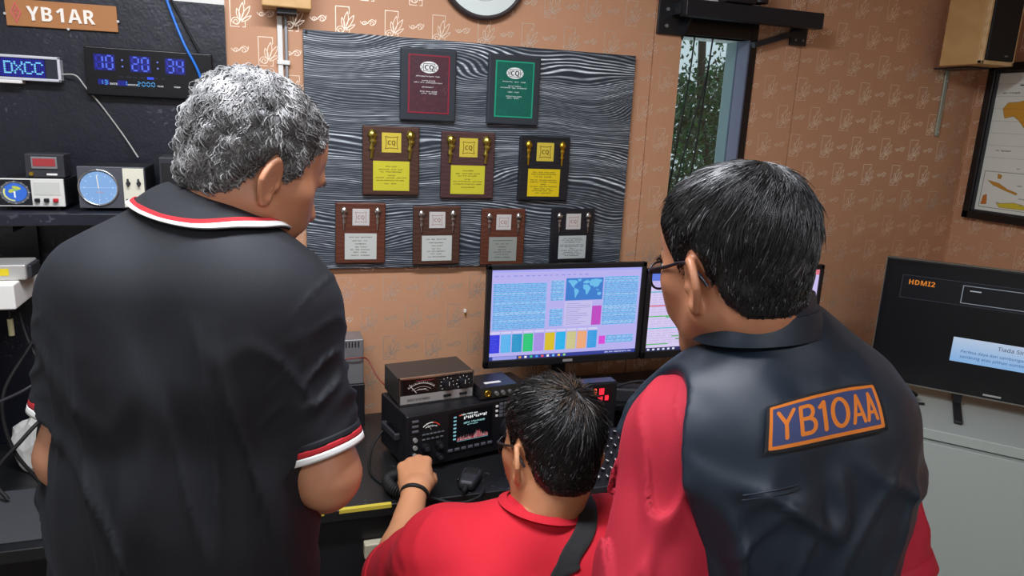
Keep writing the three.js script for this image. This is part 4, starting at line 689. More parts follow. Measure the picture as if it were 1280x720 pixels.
  tag(obj('red_lead', [tube([[0.19, 0.94, -2.052], [0.235, 0.942, -2.05], [0.258, 0.935, -2.06], [0.285, 0.89, -2.02], [0.315, 0.865, -1.97], [0.33, 0.86, -1.93]], 0.0022, 50)], mat(0x7a2a20, 0.5)), 'thin red lead from the grey power supply to the transceiver', 'cable');
  const wp = thing('wall_hook', 'tiny white hook stuck on the wallpaper under the award board', 'hook', [0.585, 1.04, ZW]); obj('hook', [box(0.008, 0.012, 0.008, 0, 0, 0.004, 0.002)], M.whitePlastic, wp); obj('tip', [cyl(0.0025, 0.0025, 0.01, 0.001, -0.008, 0.007)], M.gold, wp);
}
// ---------------------------------------------------------------- trees outside the window
{
  const leafG = new THREE.BufferGeometry(); leafG.setAttribute('position', new THREE.Float32BufferAttribute([0, 0, 0, 0.022, 0.035, 0.006, 0, 0.085, 0, -0.022, 0.035, 0.006], 3)); leafG.setIndex([0, 1, 2, 0, 2, 3]); leafG.computeVertexNormals();
  const leafM = new THREE.MeshPhysicalMaterial({ color: 0x3c5a34, roughness: 0.8, side: THREE.DoubleSide, transmission: 0.3, thickness: 0 });
  const barkM = mat(0x4a4038, 0.9);
  const tree = (x, z, h, r, n, lab) => {
    const t = thing('garden_tree', lab, 'tree', [x, -1.5, z]);
    obj('trunk', [tube([[0, 0, 0], [0.05, h * 0.4, 0.03], [-0.04, h * 0.7, 0], [0.02, h * 0.95, 0.02]], 0.07, 20), tube([[0.03, h * 0.45, 0], [0.4, h * 0.65, 0.2], [0.7, h * 0.8, 0.2]], 0.035, 16), tube([[-0.02, h * 0.5, 0], [-0.4, h * 0.7, 0.1], [-0.6, h * 0.85, 0.3]], 0.035, 16)], barkM, t);
    const im = new THREE.InstancedMesh(leafG, leafM, n); im.name = 'foliage'; im.userData.kind = 'stuff'; shade(im);
    const q = new THREE.Quaternion(), e = new THREE.Euler(), m4 = new THREE.Matrix4(), cc = new THREE.Color();
    for (let i = 0; i < n; i++) {
      const cl = Math.floor(rnd() * 40), ca = Math.sin(cl * 12.9) * 43.7, cb = Math.sin(cl * 78.2) * 17.3, cd = Math.sin(cl * 37.7) * 29.1, fx = ca - Math.floor(ca), fy = cb - Math.floor(cb), fz = cd - Math.floor(cd);
      const p = V((fx * 2 - 1) * r + rr(-0.36, 0.36), h * 0.42 + fy * h * 0.62 + rr(-0.3, 0.3), (fz * 2 - 1) * r * 0.7 + rr(-0.36, 0.36));
      e.set(rr(-2, 2), rr(0, 6.3), rr(-2, 2)); q.setFromEuler(e); const s = rr(0.5, 1.1); m4.compose(p, q, V(s, s, s)); im.setMatrixAt(i, m4); cc.setRGB(rr(0.5, 1.5), rr(0.6, 1.5), rr(0.5, 1.3)); im.setColorAt(i, cc);
    }
    t.add(im);
  };
  tree(4.3, -6.2, 4.6, 1.3, 15000, 'leafy green tree filling the window view'); tree(3.2, -5.6, 3.2, 0.8, 7000, 'lower leafy tree at the jamb side of the window view'); tree(6.4, -8.6, 5.2, 1.6, 14000, 'more distant tree showing between the leaves outside the window');
}
// ---------------------------------------------------------------- people: signed distance fields meshed with surface nets
const smin = (a, b, k) => { const h = Math.max(k - Math.abs(a - b), 0) / k; return Math.min(a, b) - h * h * k * 0.25; };
const smax = (a, b, k) => -smin(-a, -b, k);
function capsule(a, b, ra, rb) {
  const ax = a.x, ay = a.y, az = a.z, dx = b.x - ax, dy = b.y - ay, dz = b.z - az, il = 1 / Math.max(1e-9, dx * dx + dy * dy + dz * dz);
  return (x, y, z) => { const px = x - ax, py = y - ay, pz = z - az, t = clamp((px * dx + py * dy + pz * dz) * il, 0, 1), qx = px - dx * t, qy = py - dy * t, qz = pz - dz * t; return Math.sqrt(qx * qx + qy * qy + qz * qz) - (ra + (rb - ra) * t); };
}
function ellipsoid(c, r) {
  return (x, y, z) => { const px = x - c.x, py = y - c.y, pz = z - c.z, ux = px / r.x, uy = py / r.y, uz = pz / r.z, k0 = Math.sqrt(ux * ux + uy * uy + uz * uz), k1 = Math.hypot(ux / r.x, uy / r.y, uz / r.z); return k1 < 1e-6 ? -Math.min(r.x, r.y, r.z) : k0 * (k0 - 1) / k1; };
}
const blend = (fs, k) => (x, y, z) => { let d = fs[0](x, y, z); for (let i = 1; i < fs.length; i++) d = smin(d, fs[i](x, y, z), k); return d; };
function gradient(fn, x, y, z, e = 0.002) {
  const gx = fn(x + e, y, z) - fn(x - e, y, z), gy = fn(x, y + e, z) - fn(x, y - e, z), gz = fn(x, y, z + e) - fn(x, y, z - e), l = Math.hypot(gx, gy, gz) || 1; return [gx / l, gy / l, gz / l];
}
function onto(fn, p, off = 0, n = 8) { for (let i = 0; i < n; i++) { const g = gradient(fn, p.x, p.y, p.z), d = fn(p.x, p.y, p.z) - off; p.x -= g[0] * d * 0.9; p.y -= g[1] * d * 0.9; p.z -= g[2] * d * 0.9; } return p; }
function nets(fn, lo, hi, h, uvs = 1) {
  const nx = Math.ceil((hi.x - lo.x) / h) + 1, ny = Math.ceil((hi.y - lo.y) / h) + 1, nz = Math.ceil((hi.z - lo.z) / h) + 1, nxy = nx * ny;
  const val = new Float32Array(nxy * nz), id = new Int32Array(nxy * nz).fill(-1);
  // coarse skip: a sample far from the surface fills its neighbours
  const st = 4;
  for (let k = 0; k < nz; k += st) for (let j = 0; j < ny; j += st) for (let i = 0; i < nx; i += st) {
    const d = fn(lo.x + (i + st / 2) * h, lo.y + (j + st / 2) * h, lo.z + (k + st / 2) * h), far = Math.abs(d) > h * st * 1.7 + 0.02;
    for (let c = k; c < Math.min(k + st, nz); c++) for (let b = j; b < Math.min(j + st, ny); b++) for (let a = i; a < Math.min(i + st, nx); a++) val[a + b * nx + c * nxy] = far ? d : fn(lo.x + a * h, lo.y + b * h, lo.z + c * h);
  }
  const pos = [], idx = [];
  const E = [[0, 1], [0, 2], [0, 4], [1, 3], [1, 5], [2, 3], [2, 6], [3, 7], [4, 5], [4, 6], [5, 7], [6, 7]];
  for (let k = 0; k < nz - 1; k++) for (let j = 0; j < ny - 1; j++) for (let i = 0; i < nx - 1; i++) {
    const o = i + j * nx + k * nxy; let m = 0; const v = [];
    for (let c = 0; c < 8; c++) { const q = val[o + (c & 1) + ((c >> 1) & 1) * nx + ((c >> 2) & 1) * nxy]; v.push(q); if (q < 0) m |= 1 << c; }
    if (m === 0 || m === 255) continue;
    let sx = 0, sy = 0, sz = 0, n = 0;
    for (const [a, b] of E) { if (((m >> a) & 1) === ((m >> b) & 1)) continue; const t = v[a] / (v[a] - v[b]); sx += (a & 1) + ((b & 1) - (a & 1)) * t; sy += ((a >> 1) & 1) + (((b >> 1) & 1) - ((a >> 1) & 1)) * t; sz += ((a >> 2) & 1) + (((b >> 2) & 1) - ((a >> 2) & 1)) * t; n++; }
    id[o] = pos.length / 3; pos.push(lo.x + (i + sx / n) * h, lo.y + (j + sy / n) * h, lo.z + (k + sz / n) * h);
  }
  const quad = (a, b, c, d, f) => { if (a < 0 || b < 0 || c < 0 || d < 0) return; f ? idx.push(a, b, c, a, c, d) : idx.push(a, c, b, a, d, c); };
  for (let k = 1; k < nz - 1; k++) for (let j = 1; j < ny - 1; j++) for (let i = 1; i < nx - 1; i++) {
    const o = i + j * nx + k * nxy, s = val[o] < 0;
    if (s !== val[o + 1] < 0) quad(id[o], id[o - nx], id[o - nx - nxy], id[o - nxy], !s);
    if (s !== val[o + nx] < 0) quad(id[o], id[o - nxy], id[o - 1 - nxy], id[o - 1], !s);
    if (s !== val[o + nxy] < 0) quad(id[o], id[o - 1], id[o - 1 - nx], id[o - nx], !s);
  }
  const N = new Float32Array(pos.length), uv = new Float32Array(pos.length / 3 * 2);
  for (let i = 0; i < pos.length; i += 3) {
    let g = gradient(fn, pos[i], pos[i + 1], pos[i + 2], h * 0.4); const d = clamp(fn(pos[i], pos[i + 1], pos[i + 2]), -h * 0.5, h * 0.5);
    pos[i] -= g[0] * d; pos[i + 1] -= g[1] * d; pos[i + 2] -= g[2] * d; g = gradient(fn, pos[i], pos[i + 1], pos[i + 2], h * 0.4); N.set(g, i);
    uv[i / 3 * 2] = (pos[i] + pos[i + 2] * 0.7) * uvs; uv[i / 3 * 2 + 1] = pos[i + 1] * uvs;
  }
  { let agree = 0; for (let i = 0; i < idx.length; i += 30) { const [a, b, c] = [idx[i] * 3, idx[i + 1] * 3, idx[i + 2] * 3], e1 = V(pos[b] - pos[a], pos[b + 1] - pos[a + 1], pos[b + 2] - pos[a + 2]), e2 = V(pos[c] - pos[a], pos[c + 1] - pos[a + 1], pos[c + 2] - pos[a + 2]); agree += Math.sign(e1.cross(e2).dot(V(N[a], N[a + 1], N[a + 2]))); }
    if (agree < 0) for (let i = 0; i < idx.length; i += 3) { const q = idx[i]; idx[i] = idx[i + 1]; idx[i + 1] = q; } }
  const geo = new THREE.BufferGeometry();
  geo.setAttribute('position', new THREE.Float32BufferAttribute(pos, 3)); geo.setAttribute('normal', new THREE.BufferAttribute(N, 3)); geo.setAttribute('uv', new THREE.BufferAttribute(uv, 2)); geo.setIndex(idx);
  return geo;
}
// a thin sheet laid on a field: grid(u, v) gives points that are pulled onto the surface, then thickened
function sheet(fn, grid, nu, nv, off, thick, project = true) {
  const P = [], uv = [], idx = [], row = nv + 1;
  for (const side of [0, 1]) for (let i = 0; i <= nu; i++) for (let j = 0; j <= nv; j++) {
    let p = grid(i / nu, j / nv); if (project) p = onto(fn, p, off);
    if (side) { const g = gradient(fn, p.x, p.y, p.z); p.x += g[0] * thick; p.y += g[1] * thick; p.z += g[2] * thick; }
    P.push(p.x, p.y, p.z); uv.push(i / nu, j / nv);
  }
  const n = (nu + 1) * row, q = (a, b, c, d) => idx.push(a, b, c, a, c, d);
  for (let i = 0; i < nu; i++) for (let j = 0; j < nv; j++) { const a = i * row + j, b = a + row; q(n + a, n + b, n + b + 1, n + a + 1); q(a, a + 1, b + 1, b); }
  for (let i = 0; i < nu; i++) { const a = i * row, b = a + row; q(a, b, n + b, n + a); const c = a + nv, d = b + nv; q(c, n + c, n + d, d); }
  for (let j = 0; j < nv; j++) { q(j, n + j, n + j + 1, j + 1); const a = nu * row + j; q(a, a + 1, n + a + 1, n + a); }
  const g = new THREE.BufferGeometry(); g.setAttribute('position', new THREE.Float32BufferAttribute(P, 3)); g.setAttribute('uv', new THREE.Float32BufferAttribute(uv, 2)); g.setIndex(idx);
  // face outwards whatever the grid's handedness
  const a = V(P[n * 3], P[n * 3 + 1], P[n * 3 + 2]), gr = gradient(fn, a.x, a.y, a.z); const m = n * 3, b = V(P[m + row * 3], P[m + row * 3 + 1], P[m + row * 3 + 2]).sub(a), c = V(P[m + row * 3 + 3], P[m + row * 3 + 4], P[m + row * 3 + 5]).sub(a);
  if (b.cross(c).dot(V(...gr)) < 0) { const I = g.index.array; for (let i = 0; i < I.length; i += 3) { const t = I[i]; I[i] = I[i + 1]; I[i + 1] = t; } }
  g.computeVertexNormals(); return g;
}
// a band round a limb: rays leave the axis until they reach the surface
function band(fn, o, axis, t0, t1, off, thick, n = 48, rows = 3) {
  const ax = axis.clone().normalize(), s = Math.abs(ax.y) < 0.9 ? V(0, 1, 0).cross(ax).normalize() : V(1, 0, 0).cross(ax).normalize(), w = ax.clone().cross(s);
  const P = [], idx = [], prof = []; for (let j = 0; j <= rows; j++) prof.push([t0 + (t1 - t0) * j / rows, 0]); for (let j = rows; j >= 0; j--) prof.push([t0 + (t1 - t0) * j / rows, 1]);
  for (let i = 0; i <= n; i++) { const a = i / n * 2 * Math.PI, d = s.clone().multiplyScalar(Math.cos(a)).addScaledVector(w, Math.sin(a));
    const tm = Math.min((t0 + t1) / 2, -0.012), c = o.clone().addScaledVector(ax, tm); let r = 0.01; for (let k = 0; k < 40; k++) { const q = fn(c.x + d.x * r, c.y + d.y * r, c.z + d.z * r); r += Math.max(-q, 0) * 0.7 + (q < 0 ? 0.0006 : 0); if (q >= 0) break; }
    for (const [t, k] of prof) { const p = o.clone().addScaledVector(ax, t).addScaledVector(d, r + off + (k ? thick : -0.004)); P.push(p.x, p.y, p.z); } }
  const m = prof.length; for (let i = 0; i < n; i++) for (let j = 0; j < m; j++) { const a = i * m + j, b = i * m + (j + 1) % m, c = a + m, d2 = b + m; idx.push(a, b, d2, a, d2, c); }
  const g = new THREE.BufferGeometry(); g.setAttribute('position', new THREE.Float32BufferAttribute(P, 3)); g.setIndex(idx); const k0 = (rows + 2) * 3; { const a = V(P[k0], P[k0 + 1], P[k0 + 2]), nb = k0 + m * 3, b = V(P[nb], P[nb + 1], P[nb + 2]), c = V(P[k0 + 3], P[k0 + 4], P[k0 + 5]); const nn = c.sub(a).cross(b.sub(a)); if (nn.dot(a.clone().sub(o)) < 0) { const I = g.index.array; for (let i = 0; i < I.length; i += 3) { const q = I[i]; I[i] = I[i + 1]; I[i + 1] = q; } } }
  g.computeVertexNormals(); return g;
}
// ---- head in its own axes: x to the person's right, y up, face towards -z, origin between the ears
function headField(neckEnd, o) {
  const S = o.s ?? 1, f = [];
  f.push(ellipsoid(V(0, 0.038, 0.014), V(0.076, 0.09, 0.096)));
  f.push(ellipsoid(V(0, -0.022, -0.032), V(0.063, 0.088, 0.06)));
  f.push(ellipsoid(V(0, 0.05, -0.035), V(0.062, 0.062, 0.056)));
  for (const s of [-1, 1]) { f.push(capsule(V(s * 0.052, -0.05, 0.0), V(s * 0.024, -0.098, -0.062), 0.022, 0.02)); f.push(capsule(V(s * 0.053, -0.012, -0.048), V(s * 0.035, -0.045, -0.07), 0.02, 0.02)); }
  f.push(capsule(V(-0.012, -0.103, -0.072), V(0.012, -0.103, -0.072), 0.02, 0.02));
  const base = blend(f, 0.03);
  const neck = capsule(V(0, -0.055, 0.026), neckEnd, o.neck ?? 0.056, (o.neck ?? 0.056) * 1.12);
  const brow = capsule(V(-0.036, 0.02, -0.083), V(0.036, 0.02, -0.083), 0.011, 0.011), n1 = capsule(V(0, 0.012, -0.09), V(0, -0.03, -0.112), 0.008, 0.0125);
  const nl = capsule(V(-0.012, -0.034, -0.098), V(0.012, -0.034, -0.098), 0.011, 0.011), lip = capsule(V(-0.018, -0.061, -0.087), V(0.018, -0.061, -0.087), 0.009, 0.009), lip2 = capsule(V(-0.014, -0.071, -0.086), V(0.014, -0.071, -0.086), 0.0085, 0.0085);
  const sock = [-1, 1].map(s => ellipsoid(V(s * 0.031, 0.0, -0.098), V(0.019, 0.0125, 0.02))), eye = [-1, 1].map(s => ellipsoid(V(s * 0.031, 0.0, -0.074), V(0.0135, 0.0125, 0.0135)));
  // ear: rim, bowl and lobe in a plane leaning out and back from the head
  const ear = s => {
    const c = V(s * 0.0785, -0.012, 0.012), u = V(s * 0.42, -0.05, 0.9).normalize(), w = V(s * 0.1, 1, 0.16).normalize(), n = u.clone().cross(w).normalize();
    return (x, y, z) => {
      const px = x - c.x, py = y - c.y, pz = z - c.z; if (px * px + py * py + pz * pz > 0.004) return 0.03;
      const a = px * u.x + py * u.y + pz * u.z, b = px * w.x + py * w.y + pz * w.z, q = px * n.x + py * n.y + pz * n.z;
      const wd = 0.0195 * (b > 0 ? 1 - 0.10 * b / 0.03 : 1 + 0.45 * b / 0.034), k = Math.hypot((a - 0.004) / wd, (b - 0.001) / 0.0315), r = (k - 1) * 0.022;
      const plate = smax(r, Math.abs(q + 0.002) - 0.0028, 0.004), rim = Math.hypot(r + 0.003, q) - 0.0044, inner = Math.hypot((k - 0.55) * 0.02, q + 0.001) - 0.003, lobe = Math.hypot(a + 0.001, b + 0.027, q * 1.2) - 0.0085, trag = Math.hypot(a + 0.012, b + 0.006, q) - 0.0065;
      let d = smin(plate, rim, 0.004); if (a > -0.004) d = smin(d, inner, 0.004); d = smin(d, lobe, 0.006); return smin(d, trag, 0.005);
    };
  };
  const eL = ear(-1), eR = ear(1);
  const full = (x, y, z) => {
    let d = base(x, y, z);
    if (d < 0.06 && z < -0.04) { d = smin(d, brow(x, y, z), 0.016); d = smin(d, n1(x, y, z), 0.012); d = smin(d, nl(x, y, z), 0.01); d = smin(d, lip(x, y, z), 0.009); d = smin(d, lip2(x, y, z), 0.009); for (const q of sock) d = smax(d, -q(x, y, z), 0.014); for (const q of eye) d = smin(d, q(x, y, z), 0.003); }
    d = smin(d, neck(x, y, z), 0.03);
    if (Math.abs(x) > 0.05) d = smin(d, x < 0 ? eL(x, y, z) : eR(x, y, z), 0.007);
    return d;
  };
  return S === 1 ? full : (x, y, z) => full(x / S, y / S, z / S) * S;
}
const HL = [[0, 0.088], [0.5, 0.082], [0.85, 0.06], [1.1, 0.02], [1.3, -0.018], [1.5, 0.008], [1.72, 0.022], [1.95, -0.012], [2.15, -0.05], [2.5, -0.072], [3.2, -0.078]];   // hairline height against the angle from the face
function hairline(x, z, k = 0) { const a = Math.abs(Math.atan2(x, -(z - 0.005))); for (let i = 1; i < HL.length; i++) if (a <= HL[i][0]) { const t = (a - HL[i - 1][0]) / (HL[i][0] - HL[i - 1][0]); return HL[i - 1][1] + (HL[i][1] - HL[i - 1][1]) * t + (a > 2 ? k : 0); } return -0.078 + k; }
function hairField(o) {
  const e = ellipsoid(V(0, 0.038, 0.014), V(0.075, 0.089, 0.095)), e2 = ellipsoid(V(0, 0.05, -0.035), V(0.061, 0.061, 0.055)), nape = ellipsoid(V(0, -0.035, 0.038), V(0.058, 0.055, 0.052)), side = ellipsoid(V(0, -0.012, -0.02), V(0.064, 0.07, 0.052));
  return (x, y, z) => { const d = smin(smin(smin(e(x, y, z), e2(x, y, z), 0.03), nape(x, y, z), 0.03), side(x, y, z), 0.02), m = y - hairline(x, z, o.nape ?? 0), t = o.thick(x, y, z) * sstep(-0.004, o.fade ?? 0.03, m) - 0.006 * sstep(0.006, -0.006, m); return d - t; };
}
function strands(list, sides = 3) {
  const P = [], N = [], C = [], I = [];
  for (const { pts, r, c } of list) {
    const b0 = P.length / 3, n = pts.length;
    for (let i = 0; i < n; i++) {
      const t = pts[Math.min(i + 1, n - 1)].clone().sub(pts[Math.max(i - 1, 0)]).normalize(), s = V(0.31, 0.53, 0.79).cross(t).normalize(), w = t.clone().cross(s), q = r * (1 - 0.85 * Math.pow(i / (n - 1), 1.6));
      for (let k = 0; k < sides; k++) { const a = k / sides * 6.2832, d = s.clone().multiplyScalar(Math.cos(a)).addScaledVector(w, Math.sin(a)); P.push(pts[i].x + d.x * q, pts[i].y + d.y * q, pts[i].z + d.z * q); N.push(d.x, d.y, d.z); C.push(...c); }
    }
    for (let i = 0; i < n - 1; i++) for (let k = 0; k < sides; k++) { const a = b0 + i * sides + k, b = b0 + i * sides + (k + 1) % sides, c2 = a + sides, d = b + sides; I.push(a, b, d, a, d, c2); }
  }
  const g = new THREE.BufferGeometry(); g.setAttribute('position', new THREE.Float32BufferAttribute(P, 3)); g.setAttribute('normal', new THREE.Float32BufferAttribute(N, 3)); g.setAttribute('color', new THREE.Float32BufferAttribute(C, 3)); g.setIndex(I); return g;
}
function growHair(hf, o) {                                          // o: n, len(p), flow(p, normal) -> Vector3, curl, r, color(p)
  const out = []; let tries = 0;
  while (out.length < o.n && tries++ < o.n * 6) {
    const u = V(rr(-1, 1), rr(-1, 1), rr(-1, 1)); if (u.lengthSq() > 1 || u.lengthSq() < 0.05) continue; u.normalize();
    const p = V(u.x * 0.11, 0.025 + u.y * 0.12, 0.012 + u.z * 0.13); onto(hf, p, -0.001, 6);
    const m = p.y - hairline(p.x, p.z, o.nape ?? 0); if (m < (o.edge ?? 0.002) * rr(0, 2)) continue;
    const g = gradient(hf, p.x, p.y, p.z), nrm = V(...g), L = o.len(p, m) * rr(0.75, 1.25); if (L < 0.002) continue;
    const f = o.flow(p, nrm), dir = nrm.clone().multiplyScalar(o.lift ?? 0.5).addScaledVector(f, 1).add(V(rr(-1, 1), rr(-1, 1), rr(-1, 1)).multiplyScalar(o.jit ?? 0.25)).normalize();
    const side = dir.clone().cross(nrm).normalize(), pts = [], nseg = o.seg ?? 5, ph = rr(0, 6.28), cr = (o.curl ?? 0) * rr(0.5, 1.4), q = p.clone();
    for (let i = 0; i <= nseg; i++) {
      const a = ph + i / nseg * (o.turns ?? 0) * 6.28, z = q.clone().addScaledVector(side, cr * (Math.cos(a) - Math.cos(ph))).addScaledVector(nrm, cr * (Math.sin(a) - Math.sin(ph)));
      const d = hf(z.x, z.y, z.z); if (d < 0.0006) onto(hf, z, 0.0006 + 0.001 * rnd(), 2);
      pts.push(z); dir.addScaledVector(nrm, -(o.droop ?? 0.25)).normalize(); q.addScaledVector(dir, L / nseg);
    }
    out.push({ pts, r: o.r * rr(0.7, 1.3), c: o.color(p, m) });
  }
  return strands(out);
}
// ---- a hand: w wrist, d towards the fingers, n out of the back of the hand, s towards the thumb
function handField(w, d, n, s, curl, thumbOut, scale = 1) {
  const at = (a, b, c) => w.clone().addScaledVector(d, a * scale).addScaledVector(s, b * scale).addScaledVector(n, c * scale);
  const kn = [[0.088, 0.027, 0.002], [0.092, 0.008, 0.005], [0.087, -0.011, 0.003], [0.079, -0.029, -0.002]], palm = [];
  kn.forEach(([a, b, c]) => palm.push(capsule(at(0, b * 0.6, 0), at(a, b, c), 0.0155 * scale, 0.0115 * scale)));
  palm.push(capsule(at(0.02, 0.02, -0.008), at(0.06, 0.026, -0.012), 0.016 * scale, 0.013 * scale)); palm.push(capsule(at(0.015, -0.018, -0.008), at(0.06, -0.024, -0.01), 0.015 * scale, 0.011 * scale));
  const pf = blend(palm, 0.014 * scale), fingers = [];
  const lens = [[0.042, 0.025, 0.021], [0.046, 0.029, 0.022], [0.042, 0.027, 0.021], [0.034, 0.02, 0.018]];
  kn.forEach(([a, b, c], i) => {
    let p = at(a, b, c), ang = 0; const segs = [];
    lens[i].forEach((L, j) => { ang += curl[j] * (1 + 0.06 * i); const dir = d.clone().multiplyScalar(Math.cos(ang)).addScaledVector(n, -Math.sin(ang)).addScaledVector(s, (1.2 - i) * 0.04).normalize(), q = p.clone().addScaledVector(dir, L * scale); segs.push(capsule(p, q, (0.0105 - j * 0.0008) * scale, (0.0098 - j * 0.001) * scale)); p = q; });
    fingers.push(blend(segs, 0.004));
  });
  const t0 = at(0.022, 0.026, -0.008), t1 = at(0.05, 0.03 + 0.025 * thumbOut, -0.022), t2 = at(0.078, 0.03 + 0.03 * thumbOut, -0.036), t3 = at(0.1, 0.024 + 0.02 * thumbOut, -0.044);
  fingers.push(blend([capsule(t0, t1, 0.0145 * scale, 0.0125 * scale), capsule(t1, t2, 0.012 * scale, 0.0105 * scale), capsule(t2, t3, 0.0105 * scale, 0.0085 * scale)], 0.005));
  return (x, y, z) => { const q = pf(x, y, z); let m = q; for (const f of fingers) m = Math.min(m, smin(q, f(x, y, z), 0.008)); return m; };
}
// a plain ring round the neck: thickness and height, leaning with its axis
function neckRing(c, up, r0, r1, h, thick, sz = 0.95) {
  const g = lathe([[r1, 0], [r1 + thick, 0.001], [r0 + thick, h - 0.002], [r0 + thick * 0.5, h], [r0, h - 0.002], [r1, 0]], 64); g.scale(1, 1, sz);
  g.applyQuaternion(new THREE.Quaternion().setFromUnitVectors(V(0, 1, 0), up.clone().normalize())); g.translate(c.x, c.y, c.z); return g;
}
const azv = a => [V(Math.cos(a), 0, Math.sin(a)), V(Math.sin(a), 0, -Math.cos(a))];   // right and forward for a heading
const rad = d => d * Math.PI / 180;
function bounds(pts, pad) { const b = new THREE.Box3(); pts.forEach(p => b.expandByPoint(p)); b.expandByScalar(pad); return b; }
const skinTex = dataTex(256, 256, (u, v) => { const k = tileNoise(u, v, 20, 61) * 0.5 + tileNoise(u, v, 80, 62) * 0.5; return [255 - 14 * k, 250 - 22 * k, 246 - 26 * k]; }, true);
const skinMat = c => pmat(c, 0.48, { map: skinTex, sheen: 0.15, sheenRoughness: 0.6, bumpMap: rep(grainTex, 12, 12), bumpScale: 0.0002 });
const hairMat = (rough = 0.42) => new THREE.MeshStandardMaterial({ color: 0xffffff, vertexColors: true, roughness: rough });
/* p: base, head {c, az, pitch, roll}, N neck base, P pelvis, az, SL SR ELl.. joints, legs */
function skeleton(p) {
  const [R, F] = azv(p.az), U = p.N.clone().sub(p.P).normalize();
  const T = (r, u, f) => p.N.clone().addScaledVector(R, r).addScaledVector(U, u).addScaledVector(F, f), len = p.N.distanceTo(p.P), w = p.wide ?? 1;
  const torso = [], g = p.girth ?? 1, rd = p.rad ?? 0.105;
  for (const s of [-1, 1]) {
    torso.push(capsule(T(s * 0.085 * w, -0.12, 0.005), T(s * 0.075 * w * g, -len * 0.72, 0.0), rd, rd * g));
    torso.push(capsule(T(s * 0.075 * w * g, -len * 0.7, 0.01), T(s * 0.08 * w * g, -len, 0.0), (rd + 0.003) * g, (rd + 0.01) * g));
    torso.push(capsule(T(s * 0.02, 0.0, -0.005), T(s * 0.12 * w, -0.05 - (p.slope ?? 0), -0.01), 0.05, 0.06));
    torso.push(capsule(T(s * 0.09 * w, -0.075, -0.045), T(s * 0.09 * w, -0.17, -0.045), 0.06, 0.06));       // shoulder blades
  }
  torso.push(capsule(T(0, -len * 0.45, 0.045 * g), T(0, -len * 0.8, 0.06 * g), 0.1 * g, 0.11 * g));            // belly
  torso.push(capsule(p.SL, p.SR, 0.062, 0.062));
  return { R, F, U, T, len, torso: blend(torso, 0.07) };
}
function headMatrix(h) { const q = new THREE.Quaternion().setFromEuler(new THREE.Euler(-h.pitch, -h.az, h.roll ?? 0, 'YXZ')); return new THREE.Matrix4().compose(h.c, q, V(1, 1, 1)); }
const bx = (b) => [b.min, b.max];
function bodyMesh(p, sk, skin, parent) {                            // one continuous skin: trunk, limbs, head and hands
  const f = [sk.torso]; const limb = [];
  const ar = p.arm ?? 1, arm = (S, E, W) => limb.push(capsule(S, E, 0.05 * ar, 0.041 * ar), capsule(E, E.clone().lerp(W, 0.35), 0.042 * ar, 0.043 * ar), capsule(E.clone().lerp(W, 0.3), W, 0.043 * ar, 0.0275));
  arm(p.SL, p.EL, p.WL); arm(p.SR, p.ER, p.WR);
  const leg = (H, K, A, toe) => limb.push(capsule(H, K, 0.085, 0.058), capsule(K, A, 0.056, 0.036), capsule(A, toe, 0.035, 0.028));
  p.legs.forEach(l => leg(...l));
  const lf = blend(limb, 0.02), tor = sk.torso, M4 = headMatrix(p.head), inv = M4.clone().invert();
  const neckEndW = p.N.clone(), neckLocal = neckEndW.clone().applyMatrix4(inv), hd = headField(neckLocal, p.head);
  const skullW = V(0, 0.0, 0.01).applyMatrix4(M4), nb = capsule(V(0, -0.055, 0.026).applyMatrix4(M4), p.N, (p.head.neck ?? 0.056) - 0.003, (p.head.neck ?? 0.056) * 1.12), hh = capsule(skullW, skullW, 0.06, 0.06);
  const body = (x, y, z) => smin(smin(smin(tor(x, y, z) + 0.014, lf(x, y, z), 0.03), nb(x, y, z), 0.04), hh(x, y, z), 0.02);
  const b = bounds([p.N, p.P, p.SL, p.SR, p.EL, p.ER, p.WL, p.WR, p.head.c, ...p.legs.flat()], 0.16);
  const geos = [nets(body, ...bx(b), 0.012)];
  const hg = nets(hd, V(-0.105, -0.19, -0.14), V(0.105, 0.15, 0.135), 0.003, 1); hg.applyMatrix4(M4); geos.push(hg);
  for (const h of p.hands) { const hf = handField(...h.args), fw = h.fore ? capsule(h.fore, h.args[0], 0.034, 0.027) : null, ff = fw ? (x, y, z) => smin(hf(x, y, z), fw(x, y, z), 0.02) : hf; const hb = bounds([h.args[0].clone().addScaledVector(h.args[1], -0.03), h.args[0].clone().addScaledVector(h.args[1], 0.12)], 0.1); geos.push(nets(ff, ...bx(hb), 0.0034)); }
  const g = merge(geos); return { mesh: obj('body', [g], skin, parent), M4, hd };
}
function shoe(parent, A, toe, m) { const d = toe.clone().sub(A).setY(0).normalize(), c = A.clone().addScaledVector(d, 0.04); const f = blend([capsule(V(c.x - d.x * 0.08, 0.045, c.z - d.z * 0.08), V(c.x + d.x * 0.12, 0.038, c.z + d.z * 0.12), 0.044, 0.038), capsule(V(A.x, 0.04, A.z), V(A.x, 0.1, A.z), 0.045, 0.048)], 0.03), ff = (x, y, z) => smax(f(x, y, z), -y, 0.004); return obj('shoe', [nets(ff, V(c.x - 0.22, -0.01, c.z - 0.22), V(c.x + 0.22, 0.17, c.z + 0.22), 0.008)], m, parent); }
